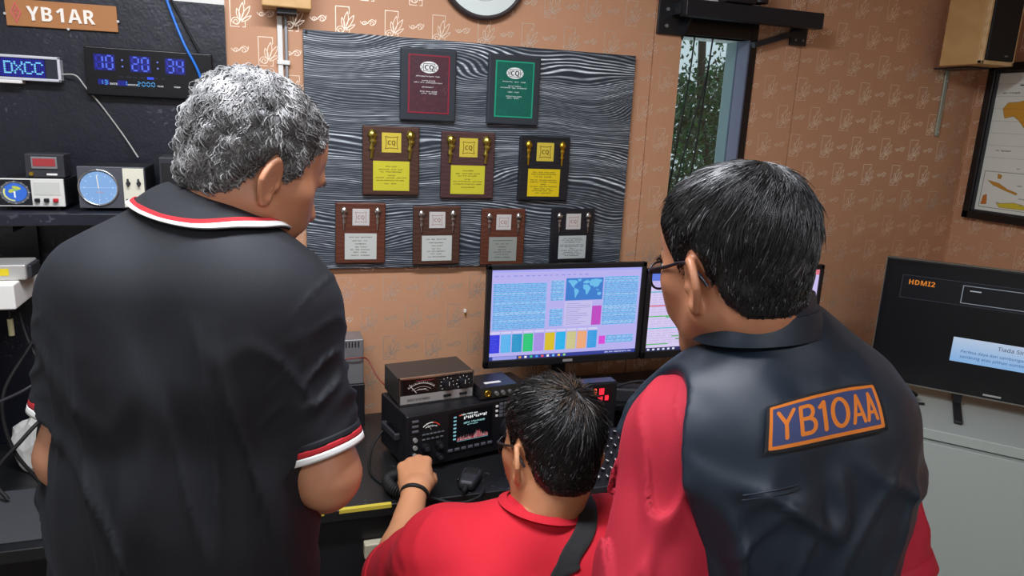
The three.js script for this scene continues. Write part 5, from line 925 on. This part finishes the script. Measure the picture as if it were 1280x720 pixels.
function trousers(p, sk, m, parent, top) {
  const limb = []; p.legs.forEach(([H, K, A]) => limb.push(capsule(H, K, 0.098, 0.072), capsule(K, A, 0.07, 0.06)));
  const hip = capsule(p.legs[0][0].clone().lerp(p.P, 0.5), p.legs[1][0].clone().lerp(p.P, 0.5), 0.125, 0.125), lf = blend([...limb, hip], 0.05), tor = sk.torso;
  const fn = (x, y, z) => smax(smax(smin(lf(x, y, z), tor(x, y, z) - 0.004, 0.04) - 0.004 * N3(x * 14, y * 5, z * 14), y - top, 0.01), 0.07 - y, 0.006);
  const b = bounds([p.P, ...p.legs.flat()], 0.2); return obj('trousers', [nets(fn, ...bx(b), 0.012, 3)], m, parent);
}
const cloth = (c, rough = 0.85, extra = {}) => pmat(c, rough, { bumpMap: rep(weaveTex, 6, 6), bumpScale: 0.00035, sheen: 0.25, sheenRoughness: 0.6, ...extra });
const ridge = (v, s) => Math.exp(-v * v * s * s * 4);
// an upright sleeve: tapered tube along the upper arm, cut square at its hem
function sleeve(S, E, t, r0, r1, fold) { const d = E.clone().sub(S), L = d.length(); d.normalize(); const c = capsule(S, E, r0, r1), h = S.clone().addScaledVector(d, L * t); return { f: (x, y, z) => smax(c(x, y, z) - fold(x, y, z, (x - S.x) * d.x + (y - S.y) * d.y + (z - S.z) * d.z) * sstep(0.015, 0.06, (h.x - x) * d.x + (h.y - y) * d.y + (h.z - z) * d.z), (x - h.x) * d.x + (y - h.y) * d.y + (z - h.z) * d.z, 0.006), hem: h, dir: d }; }
// ---------------------------------------------------------------- the three men
function settle(t, b) { t.position.copy(b); const seen = new Set(); t.traverse(o => { if (o.isMesh && !seen.has(o.geometry)) { seen.add(o.geometry); o.geometry.translate(-b.x, -b.y, -b.z); } }); }
function legsFor(P, az, spread = 0.1) { const [R, F] = azv(az); return [-1, 1].map(s => { const H = P.clone().addScaledVector(R, s * 0.085).add(V(0, -0.05, 0)), K = P.clone().addScaledVector(R, s * spread).setY(0.48).addScaledVector(F, 0.03), A = P.clone().addScaledVector(R, s * spread * 1.15).setY(0.09).addScaledVector(F, -0.01); return [H, K, A, A.clone().addScaledVector(F, 0.13).setY(0.035)]; }); }
function cap(parent, name, hf, M4, o, m, base) {
  const shell = nets(hf, V(-0.125, -0.125, -0.145), V(0.125, 0.175, 0.155), 0.004); { const n = shell.attributes.position.count, c = new Float32Array(n * 3); for (let i = 0; i < n; i++) c.set(base, i * 3); shell.setAttribute('color', new THREE.BufferAttribute(c, 3)); shell.deleteAttribute('uv'); }
  const st = growHair(hf, o), g = mergeGeometries([shell, st]); g.applyMatrix4(M4);
  const h = shade(new THREE.Mesh(g, m)); h.name = name; parent.add(h);
  const bw = []; for (const s of [-1, 1]) for (let k = 0; k < 60; k++) { const t = rr(-1, 1), x = s * (0.033 + t * 0.018), q = V(x, 0.021 - t * t * 0.004 + rr(-0.003, 0.003), -0.095 + Math.abs(t + 0.2) * 0.006); bw.push({ pts: [q, q.clone().add(V(s * 0.006, 0.002, 0.0012)), q.clone().add(V(s * 0.011, 0.001, 0.0032))], r: 0.0007, c: base.map(v => v * 1.4) }); }
  const bg = strands(bw); bg.applyMatrix4(M4); const b = shade(new THREE.Mesh(bg, m)); b.name = 'eyebrows'; parent.add(b);
}
function flowFrom(cx, cy, cz, extra) { return (p, n) => { const f = p.clone().sub(V(cx, cy, cz)).normalize(); if (extra) f.add(extra(p)); f.addScaledVector(n, -f.dot(n)); return f.normalize(); }; }
// collar: a folded band round the neck, lifted clear of the shirt below it
function collar(fn, c, up, fwd, rTop, rBot, hTop, hBot, v0, v1, off, thick, open = 0.35, squash = 0.92) {
  const U = up.clone().normalize(), F = fwd.clone().addScaledVector(U, -fwd.dot(U)).normalize(), R = F.clone().cross(U).normalize();
  const grid = (u, w) => {
    const v = v0 + (v1 - v0) * w, a = open + u * (2 * Math.PI - 2 * open), e = Math.sin(v * Math.PI / 2), r = rTop + (rBot - rTop) * (1 - Math.cos(v * Math.PI / 2)) * 1.0, y = hTop + (hBot - hTop) * e;
    const p = c.clone().addScaledVector(F, Math.cos(a) * r * squash).addScaledVector(R, Math.sin(a) * r).addScaledVector(U, y); if (fn(p.x, p.y, p.z) < off) onto(fn, p, off, 5); return p;
  };
  return sheet(fn, grid, 72, 8, 0, thick, false);
}
function glasses(label, M4, frameM, lensM, drop = 0) {
  const t = thing('eyeglasses', label, 'eyeglasses'), X = g => { g.applyMatrix4(M4); return g; };
  const z0 = -0.112, rim = (s) => { const pts = []; for (let k = 0; k <= 40; k++) { const a = k / 40 * 6.2832, cx = Math.cos(a), sy = Math.sin(a), q = 1 / Math.pow(Math.pow(Math.abs(cx), 3.2) + Math.pow(Math.abs(sy), 3.2), 1 / 3.2); pts.push(V(s * 0.034 + cx * q * 0.0255, -0.004 + drop + sy * q * 0.0185, z0 + Math.abs(s * 0.034 + cx * 0.0255) * 0.18)); } return pts; };
  const rims = [-1, 1].map(rim);
  obj('frame', [X(merge([...rims.map(p => new THREE.TubeGeometry(new THREE.CatmullRomCurve3(p, true), 60, 0.0017, 6)), tube([[-0.009, 0.004 + drop, z0 + 0.002], [0, 0.007 + drop, z0 - 0.001], [0.009, 0.004 + drop, z0 + 0.002]], 0.0016, 10)]))], frameM, t);
  rims.forEach(p => { const s = new THREE.Shape(p.map(q => new THREE.Vector2(q.x, q.y))); const g = new THREE.ShapeGeometry(s, 12), a = g.attributes.position; for (let i = 0; i < a.count; i++) a.setZ(i, z0 + Math.abs(a.getX(i)) * 0.18); g.computeVertexNormals(); obj('lens', [X(g)], lensM, t); });
  for (const s of [-1, 1]) obj('temple', [X(tube([[s * 0.0595, 0.006 + drop, z0 + 0.011], [s * 0.071, 0.008 + drop, z0 + 0.03], [s * 0.077, 0.011 + drop, -0.04], [s * 0.0805, 0.016 + drop, 0.0], [s * 0.083, 0.014 + drop, 0.018], [s * 0.081, 0.0 + drop, 0.032], [s * 0.076, -0.014 + drop, 0.038]], 0.0023, 40))], frameM, t);
  settle(t, V(0, 0, 0).applyMatrix4(M4)); return t;
}
const lensM = new THREE.MeshPhysicalMaterial({ color: 0xf2f0ff, roughness: 0.03, transmission: 1, thickness: 0, ior: 1.5, side: THREE.DoubleSide });
const jeans = cloth(0x181c26, 0.9), darkShoe = mat(0x121214, 0.5);

{ // ---- standing man in a black polo shirt
  const p = { az: rad(18), N: V(-0.098, 1.462, -1.116), P: V(-0.145, 0.93, -1.08), slope: 0.03, arm: 1.16, rad: 0.096, SL: V(-0.224, 1.366, -1.158), SR: V(0.004, 1.352, -1.08), EL: V(-0.284, 1.14, -1.12), ER: V(0.068, 1.119, -1.016), WL: V(-0.25, 0.985, -1.3), WR: V(0.07, 0.985, -1.225), wide: 0.8, girth: 1.04,
    head: { c: V(-0.022, 1.56, -1.13), az: rad(60), pitch: rad(24), roll: rad(-3), neck: 0.058 } };
  p.legs = legsFor(p.P, p.az);
  const sk = skeleton(p), t = thing('person', 'grey haired man in a black polo with red and white trim, back turned', 'person');
  const F = sk.F, dR = V(-0.25, -0.25, -0.9).normalize(), nR = V(0.3, 0.95, -0.2).normalize(), sR = dR.clone().cross(nR).multiplyScalar(-1), dL = V(0.75, -0.3, -0.55).normalize(), nL = V(-0.2, 0.75, -0.6).normalize(), sL = dL.clone().cross(nL);
  p.hands = [{ args: [p.WR, dR, nR.sub(dR.clone().multiplyScalar(nR.dot(dR))).normalize(), sR.normalize(), [0.3, 0.4, 0.3], 0.7], fore: p.ER.clone().lerp(p.WR, 0.6) }, { args: [p.WL, dL, nL.sub(dL.clone().multiplyScalar(nL.dot(dL))).normalize(), sL.normalize(), [0.3, 0.4, 0.3], 0.7], fore: p.EL.clone().lerp(p.WL, 0.6) }];
  const { M4 } = bodyMesh(p, sk, skinMat(0xc48d6c), t);
  const R = sk.R, armFold = (x, y, z, s) => 0.008 * ridge(N3(x * 9 + 3, s * 20 + x * 14, z * 9), 2.2) + 0.004 * N3(x * 10, y * 22, z * 10);
  const sl = sleeve(p.SL, p.EL, 0.74, 0.076, 0.068, armFold), sr = sleeve(p.SR, p.ER, 0.84, 0.077, 0.064, armFold);
  const shirt = (x, y, z) => {
    const a = (x - p.N.x) * R.x + (z - p.N.z) * R.z;                // across the back
    let d = sk.torso(x, y, z) - 0.014;
    if (d < 0.08) { const lo = sstep(1.4, 1.24, y); d -= lo * (0.009 * N3(a * 8 + 0.3 * N3(y * 3, a, 1), y * 1.7, 2.3) + 0.008 * ridge(N3(a * 17 + y * 2.4, y * 1.7, 7.1), 4.2) + 0.008 * ridge(N3(a * 10 + y * 4.5, y * 2.6 - a * 2, 3.7), 5)) + 0.004 * N3(x * 12, y * 9, z * 12); }
    d = smin(d, sl.f(x, y, z), 0.035); d = smin(d, sr.f(x, y, z), 0.035);
    return smax(d, 0.83 - y, 0.01);
  };
  const navy = cloth(0x0b0f18, 0.74, { sheen: 0.3, sheenColor: new THREE.Color(0x2c3850) });
  obj('polo_shirt', [nets(shirt, ...bx(bounds([p.N, p.P, p.SL, p.SR, p.EL, p.ER], 0.17)), 0.008, 4)], navy, t);
  const up = V(0.3, 1, -0.12), cc = p.N.clone().add(V(0.008, -0.004, 0.0)), col = (a, b, o, th) => collar(shirt, cc, up, F, 0.064, 0.1, 0.06, 0.012, a, b, o, th);
  const co = obj('collar', [col(0, 1, 0.004, 0.003)], navy, t), red = cloth(0xb01a24, 0.8), wht = cloth(0xdcdcd8, 0.8);
  obj('red_stripe', [col(0.7, 0.84, 0.0075, 0.0018)], red, co); obj('white_stripe', [col(0.84, 1.02, 0.0075, 0.0024)], wht, co);
  for (const s of [sl, sr]) { const c = obj('sleeve_cuff', [band(s.f, s.hem, s.dir, -0.024, -0.014, 0.0005, 0.0012)], navy, t); obj('red_stripe', [band(s.f, s.hem, s.dir, -0.015, -0.006, 0.0005, 0.0016)], red, c); obj('white_stripe', [band(s.f, s.hem, s.dir, -0.006, 0.004, 0.0005, 0.0018)], wht, c); }
  trousers(p, sk, jeans, t, 0.9); p.legs.forEach(l => shoe(t, l[2], l[3], darkShoe));
  const hf0 = hairField({ nape: 0.012, fade: 0.028, thick: (x, y, z) => (0.008 + 0.004 * sstep(0.05, 0.12, y)) * (0.1 + 0.9 * sstep(-0.07, 0.01, z)) + 0.006 * N3(x * 34, y * 34, z * 34) + 0.003 * N3(x * 70, y * 70, z * 70) });
  cap(t, 'curly_grey_hair', hf0, M4, { n: 7600, nape: 0.012, len: (q, m) => (0.017 * sstep(-0.005, 0.03, m) + 0.008) * (0.6 + 0.4 * sstep(-0.07, 0.0, q.z)), flow: flowFrom(0, 0.12, 0.04), lift: 0.12, jit: 0.4, droop: 0.3, curl: 0.0034, turns: 0.8, seg: 6, r: 0.0013,
    color: (q) => { const k = clamp(0.5 + 0.9 * N3(q.x * 28, q.y * 28, q.z * 28) + rr(-0.35, 0.35), 0, 1), v = 0.09 + 0.3 * k * k; return [v, v * 0.99, v * 0.97]; } }, hairMat(0.5), [0.17, 0.17, 0.175]);
  settle(t, V(p.P.x, 0, p.P.z));
}
{ // ---- standing man in a navy vest over a red shirt
  const p = { az: rad(3), N: V(0.618, 1.362, -0.74), P: V(0.64, 0.88, -0.67), slope: 0.04, rad: 0.09, SL: V(0.498, 1.252, -0.748), SR: V(0.714, 1.266, -0.735), EL: V(0.43, 1.04, -0.678), ER: V(0.766, 1.05, -0.63), WL: V(0.40, 0.86, -0.76), WR: V(0.79, 0.9, -0.75), wide: 0.62, girth: 1.0,
    head: { c: V(0.556, 1.481, -0.758), az: rad(-5), pitch: rad(13), roll: rad(6), neck: 0.055 } };
  p.legs = legsFor(p.P.clone().add(V(0, 0, 0.03)), p.az);
  const sk = skeleton(p), t = thing('person', 'man with glasses in a navy vest reading YB1OAA over a red shirt', 'person');
  const dn = V(0, -0.94, -0.34).normalize(), nn = V(0, 0.34, -0.94).normalize();
  p.hands = [{ args: [p.WL, dn, nn, V(1, 0, 0), [0.35, 0.45, 0.3], 0.7], fore: p.EL.clone().lerp(p.WL, 0.6) }, { args: [p.WR, dn, nn, V(-1, 0, 0), [0.35, 0.45, 0.3], 0.7], fore: p.ER.clone().lerp(p.WR, 0.6) }];
  const { M4 } = bodyMesh(p, sk, skinMat(0xb07b5c), t);
  const R = sk.R, fold = (x, y, z, s) => 0.011 * ridge(N3(x * 13 + z * 13, s * 5, x * 8 - z * 6), 3) + 0.004 * N3(x * 10, y * 8, z * 10);
  const sl = sleeve(p.SL, p.EL, 1.02, 0.068, 0.072, fold), sr = sleeve(p.SR, p.ER, 0.86, 0.07, 0.07, fold);
  const shirt = (x, y, z) => smax(smin(smin(sk.torso(x, y, z) - 0.004, sl.f(x, y, z), 0.03), sr.f(x, y, z), 0.03), 0.84 - y, 0.01);
  const redM = cloth(0xa5122a, 0.8, { sheen: 0.4, sheenColor: new THREE.Color(0xd04058) });
  obj('red_shirt', [nets(shirt, ...bx(bounds([p.N, p.P, p.SL, p.SR, p.EL, p.ER], 0.16)), 0.008, 4)], redM, t);
  for (const s of [sl, sr]) obj('sleeve_hem', [band(s.f, s.hem, s.dir, -0.02, 0.003, 0.0004, 0.0012)], redM, t);
  const aL = capsule(p.SL.clone().addScaledVector(R, -0.085).add(V(0, 0.06, 0)), p.EL.clone().addScaledVector(R, -0.025), 0.078, 0.085), aR = capsule(p.SR.clone().addScaledVector(R, 0.085).add(V(0, 0.06, 0)), p.ER.clone().addScaledVector(R, 0.03), 0.074, 0.078);
  const vest = (x, y, z) => {
    const a = (x - p.N.x) * R.x + (z - p.N.z) * R.z; let d = sk.torso(x, y, z) - 0.02;
    if (d < 0.08) d -= 0.006 * N3(a * 8, y * 3.2, 4.4) + 0.011 * ridge(N3(a * 9 + y * 6, y * 4 - a * 3, 1.9), 4.4) * sstep(1.32, 1.2, y) + 0.006 * ridge(N3(a * 12 - y * 6, y * 5, 8.2), 4) * sstep(1.3, 1.24, y) * sstep(0.13, 0.1, Math.abs(a)) + 0.003 * N3(x * 22, y * 22, z * 22);
    return smax(smax(smax(d, -aL(x, y, z), 0.012), -aR(x, y, z), 0.012), 0.86 - y, 0.01);
  };
  const vestM = pmat(0x14222f, 0.4, { sheen: 0.5, sheenRoughness: 0.4, sheenColor: new THREE.Color(0x55708a), bumpMap: rep(weaveTex, 8, 8), bumpScale: 0.0002 });
  const vm = obj('navy_vest', [nets(vest, ...bx(bounds([p.N, p.P, p.SL, p.SR], 0.17)), 0.007, 4)], vestM, t);
  const up = V(-0.09, 1, -0.14), cc = p.N.clone().add(V(-0.034, 0.0, 0.004));
  obj('stand_collar', [neckRing(cc.clone().add(V(0, 0.042, 0)), up, 0.066, 0.07, 0.046, 0.006), neckRing(cc.clone().add(V(0.002, 0.034, 0)), up, 0.072, 0.08, 0.032, 0.005)], vestM, vm);
  const tex = canvasTex(1024, 460, (c, w, h) => {
    c.fillStyle = '#0d0e14'; c.fillRect(0, 0, w, h); c.fillStyle = '#3a4472'; c.fillRect(34, 34, w - 68, h - 68);
    c.strokeStyle = '#e8801e'; c.lineWidth = 30; c.lineJoin = 'round'; c.strokeRect(42, 42, w - 84, h - 84);
    const L = (d) => { c.lineCap = 'round'; c.beginPath(); d(c); c.stroke(); }; c.lineWidth = 34;
    L(q => { q.moveTo(110, 110); q.lineTo(180, 230); q.lineTo(180, 350); q.moveTo(250, 110); q.lineTo(180, 230); });
    L(q => { q.moveTo(310, 350); q.lineTo(310, 110); q.lineTo(370, 110); q.bezierCurveTo(430, 115, 430, 215, 372, 222); q.bezierCurveTo(450, 230, 445, 348, 370, 350); q.lineTo(310, 350); q.moveTo(310, 222); q.lineTo(372, 222); });
    L(q => { q.moveTo(478, 150); q.lineTo(512, 110); q.lineTo(512, 350); });
    L(q => { q.ellipse(640, 230, 62, 120, 0, 0, 6.2832); });
    c.lineWidth = 28; L(q => { q.moveTo(746, 350); q.lineTo(790, 110); q.lineTo(836, 350); q.moveTo(762, 285); q.lineTo(822, 285); }); L(q => { q.moveTo(866, 350); q.lineTo(906, 110); q.lineTo(944, 350); q.moveTo(882, 285); q.lineTo(932, 285); });
  });
  const pf = (x, y, z) => sk.torso(x, y, z) - 0.0285, pc = V(0.582, 1.354, -0.64), pr = R.clone().add(V(0, 0.13, 0)).normalize(), pu = V(0, 1, 0);
  const pg = sheet(pf, (u, v) => pc.clone().addScaledVector(pr, (u - 0.5) * 0.16).addScaledVector(pu, (v - 0.5) * 0.072).addScaledVector(sk.F, -0.06), 40, 18, 0.001, 0.0022);
  obj('name_patch', [pg], new THREE.MeshStandardMaterial({ map: tex, roughness: 0.7, bumpMap: rep(weaveTex, 10, 5), bumpScale: 0.0006 }), vm);
  const seam = (pts, w = 0.0022) => { const cv = new THREE.CatmullRomCurve3(pts); return sheet((x, y, z) => sk.torso(x, y, z) - 0.0292, (u, v) => cv.getPoint(u).addScaledVector(pu, (v - 0.5) * w), 60, 1, 0.0002, 0.0012); };
  const back = (a, y) => p.N.clone().addScaledVector(R, a).setY(y).addScaledVector(sk.F, -0.14);
  obj('yoke_seam', [seam([back(-0.12, 1.254), back(-0.09, 1.262), back(-0.06, 1.27)], 0.0012), seam([back(-0.12, 1.248), back(-0.09, 1.256), back(-0.06, 1.264)], 0.0012)], vestM, vm);
  trousers(p, sk, jeans, t, 0.9); p.legs.forEach(l => shoe(t, l[2], l[3], darkShoe));
  const hf0 = hairField({ nape: 0.014, fade: 0.035, thick: (x, y, z) => 0.003 + 0.004 * sstep(0.0, 0.1, y) * sstep(-0.09, -0.02, z) - 0.006 * sstep(0.1, 0.14, y) + 0.004 * sstep(0.05, 0.1, z) * sstep(-0.04, 0.03, y) + 0.0025 * N3(x * 40, y * 40, z * 40) });
  cap(t, 'short_black_hair', hf0, M4, { n: 8500, nape: 0.014, len: (q, m) => 0.005 + 0.025 * sstep(0.02, 0.11, m) , flow: flowFrom(0.01, 0.13, 0.05, q => V(-0.25, 0, -0.55 * sstep(0.04, 0.1, q.y))), lift: 0.22, jit: 0.2, droop: 0.16, seg: 4, r: 0.0008,
    color: (q, m) => { const g = rnd() < (q.z < -0.03 && q.y < 0.06 ? 0.3 : 0.05) + 0.08 * sstep(0.05, 0.0, m) ? rr(0.05, 0.17) : rr(0.006, 0.02); return [g, g, g * 1.03]; } }, hairMat(0.36), [0.01, 0.01, 0.011]);
  settle(t, V(p.P.x, 0, p.P.z));
  glasses('dark framed eyeglasses worn by the man in the navy vest', M4, mat(0x1a1520, 0.3), lensM);
}
{ // ---- seated man in a red T-shirt working the radio
  const p = { az: rad(6), N: V(0.44, 0.926, -1.085), P: V(0.415, 0.53, -0.99), SL: V(0.276, 0.878, -1.12), SR: V(0.602, 0.878, -1.085), EL: V(0.21, 0.712, -1.283), ER: V(0.66, 0.68, -1.2), WL: V(0.304, 0.796, -1.515), WR: V(0.62, 0.77, -1.37), wide: 0.98, girth: 1.0,
    head: { c: V(0.474, 1.064, -1.116), az: rad(-8), pitch: rad(14), roll: rad(-4), neck: 0.056 } };
  p.legs = [-1, 1].map(s => { const H = V(0.415 + s * 0.085, 0.53, -1.0), K = V(0.42 + s * 0.12, 0.52, -1.4), A = V(0.42 + s * 0.12, 0.09, -1.3); return [H, K, A, V(A.x, 0.035, A.z - 0.13)]; });
  const sk = skeleton(p), t = thing('person', 'seated man with glasses in a bright red T-shirt reaching for the radio', 'person');
  const dL = V(0.16, 0.2, -0.96).normalize(), nL = V(-0.1, 0.95, 0.2), ort = (n, d) => n.addScaledVector(d, -n.dot(d)).normalize(); ort(nL, dL);
  const dR = V(0.05, 0.02, -1).normalize(), nR = ort(V(0, 1, 0), dR);
  p.hands = [{ args: [p.WL, dL, nL, dL.clone().cross(nL).normalize(), [1.15, 1.35, 0.8], 0.25, 1.06], fore: p.EL.clone().lerp(p.WL, 0.6) }, { args: [p.WR, dR, nR, dR.clone().cross(nR).multiplyScalar(-1).normalize(), [0.2, 0.35, 0.3], 0.6], fore: p.ER.clone().lerp(p.WR, 0.6) }];
  const { M4 } = bodyMesh(p, sk, skinMat(0xc69069), t);
  const R = sk.R, fold = (x, y, z, s) => 0.006 * ridge(N3(x * 10, s * 16, z * 10), 2.2) + 0.005 * N3(x * 9, y * 14, z * 9);
  const sl = sleeve(p.SL, p.EL, 0.78, 0.08, 0.082, fold), sr = sleeve(p.SR, p.ER, 0.8, 0.078, 0.08, fold);
  const shirt = (x, y, z) => {
    const a = (x - p.N.x) * R.x + (z - p.N.z) * R.z; let d = sk.torso(x, y, z) - 0.01;
    if (d < 0.08) d -= 0.009 * ridge(N3(a * 10 + y * 8, y * 10 - a * 5, 2.9), 4) * sstep(0.95, 0.86, y) + 0.006 * N3(a * 7, y * 6, 5.5);
    return smax(smin(smin(d, sl.f(x, y, z), 0.035), sr.f(x, y, z), 0.035), 0.5 - y, 0.01);
  };
  const redM = cloth(0xc81228, 0.85, { sheen: 0.35, sheenColor: new THREE.Color(0xe05060) });
  obj('red_shirt', [nets(shirt, ...bx(bounds([p.N, p.P, p.SL, p.SR, p.EL, p.ER], 0.16)), 0.008, 4)], redM, t);
  obj('neck_rib', [neckRing(p.N.clone().add(V(0.008, 0.046, 0.0)), V(0.2, 1, -0.1), 0.066, 0.078, 0.01, 0.003)], redM, t);
  for (const s of [sl, sr]) obj('sleeve_hem', [band(s.f, s.hem, s.dir, -0.02, 0.003, 0.0004, 0.0012)], redM, t);
  trousers(p, sk, jeans, t, 0.58); p.legs.forEach(l => shoe(t, l[2], l[3], darkShoe));
  const hf0 = hairField({ nape: 0.012, fade: 0.04, thick: (x, y, z) => 0.003 + 0.008 * sstep(0.02, 0.1, y) + 0.002 * N3(x * 40, y * 40, z * 40) });
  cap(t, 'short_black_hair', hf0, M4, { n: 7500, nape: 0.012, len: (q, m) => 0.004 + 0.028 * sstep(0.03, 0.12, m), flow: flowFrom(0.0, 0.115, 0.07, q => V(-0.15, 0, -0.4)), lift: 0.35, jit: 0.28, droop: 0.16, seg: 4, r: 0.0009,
    color: (q) => { const br = Math.hypot(q.x - 0.005, q.y - 0.115, q.z - 0.065) < 0.045 && rnd() < 0.4, g = rnd() < 0.06 ? rr(0.1, 0.25) : rr(0.006, 0.018); return br ? [0.06, 0.036, 0.02] : [g, g, g]; } }, hairMat(0.36), [0.011, 0.01, 0.01]);  // brown strands at the crown: light on thin hair, painted into the colour
  const wd = p.WL.clone().sub(p.EL).normalize(), arm = capsule(p.EL, p.WL, 0.043, 0.0285);
  const br = tag(obj('bracelet', [band(arm, p.WL.clone().addScaledVector(wd, -0.018), wd, -0.004, 0.004, 0.001, 0.003)], M.rubber), 'thin black bracelet on the wrist at the radio', 'bracelet');
  const cv = new THREE.CatmullRomCurve3([V(0.54, 0.9, -1.2), V(0.528, 0.955, -1.1), V(0.503, 0.945, -1.03), V(0.455, 0.9, -0.995), V(0.4, 0.84, -0.98), V(0.33, 0.75, -0.96), V(0.26, 0.62, -0.97)]);
  const strap = sheet(shirt, (u, v) => { const q = cv.getPoint(u), tg = cv.getTangent(u), g = gradient(shirt, q.x, q.y, q.z), sd = tg.cross(V(...g)).normalize(); return q.addScaledVector(sd, (v - 0.5) * 0.036); }, 60, 4, 0.002, 0.0022);
  tag(obj('bag_strap', [strap], cloth(0x111215, 0.7)), 'black shoulder bag strap across the red T-shirt back', 'strap');
  settle(t, V(p.P.x, 0, p.P.z));
  glasses('thin dark eyeglasses worn by the seated man', M4, mat(0x17151a, 0.3), lensM);
  const st = thing('swivel_stool', 'dark swivel stool under the seated man', 'stool', [0.42, 0, -1.07]);
  obj('seat', [lathe([[0, 0.355], [0.17, 0.355], [0.19, 0.37], [0.19, 0.39], [0.17, 0.4], [0, 0.4]], 40)], M.blackPlastic, st); obj('post', [cyl(0.025, 0.025, 0.34, 0, 0.2, 0)], M.chrome, st);
  for (let k = 0; k < 5; k++) { const a = k * 1.2566; obj('leg', [tube([[0, 0.06, 0], [0.12 * Math.cos(a), 0.05, 0.12 * Math.sin(a)], [0.2 * Math.cos(a), 0.03, 0.2 * Math.sin(a)]], 0.014, 12), cyl(0.024, 0.024, 0.02, 0.2 * Math.cos(a), 0.024, 0.2 * Math.sin(a), 'x', 14)], M.blackPlastic, st); }
}
renderer.render(scene, camera);
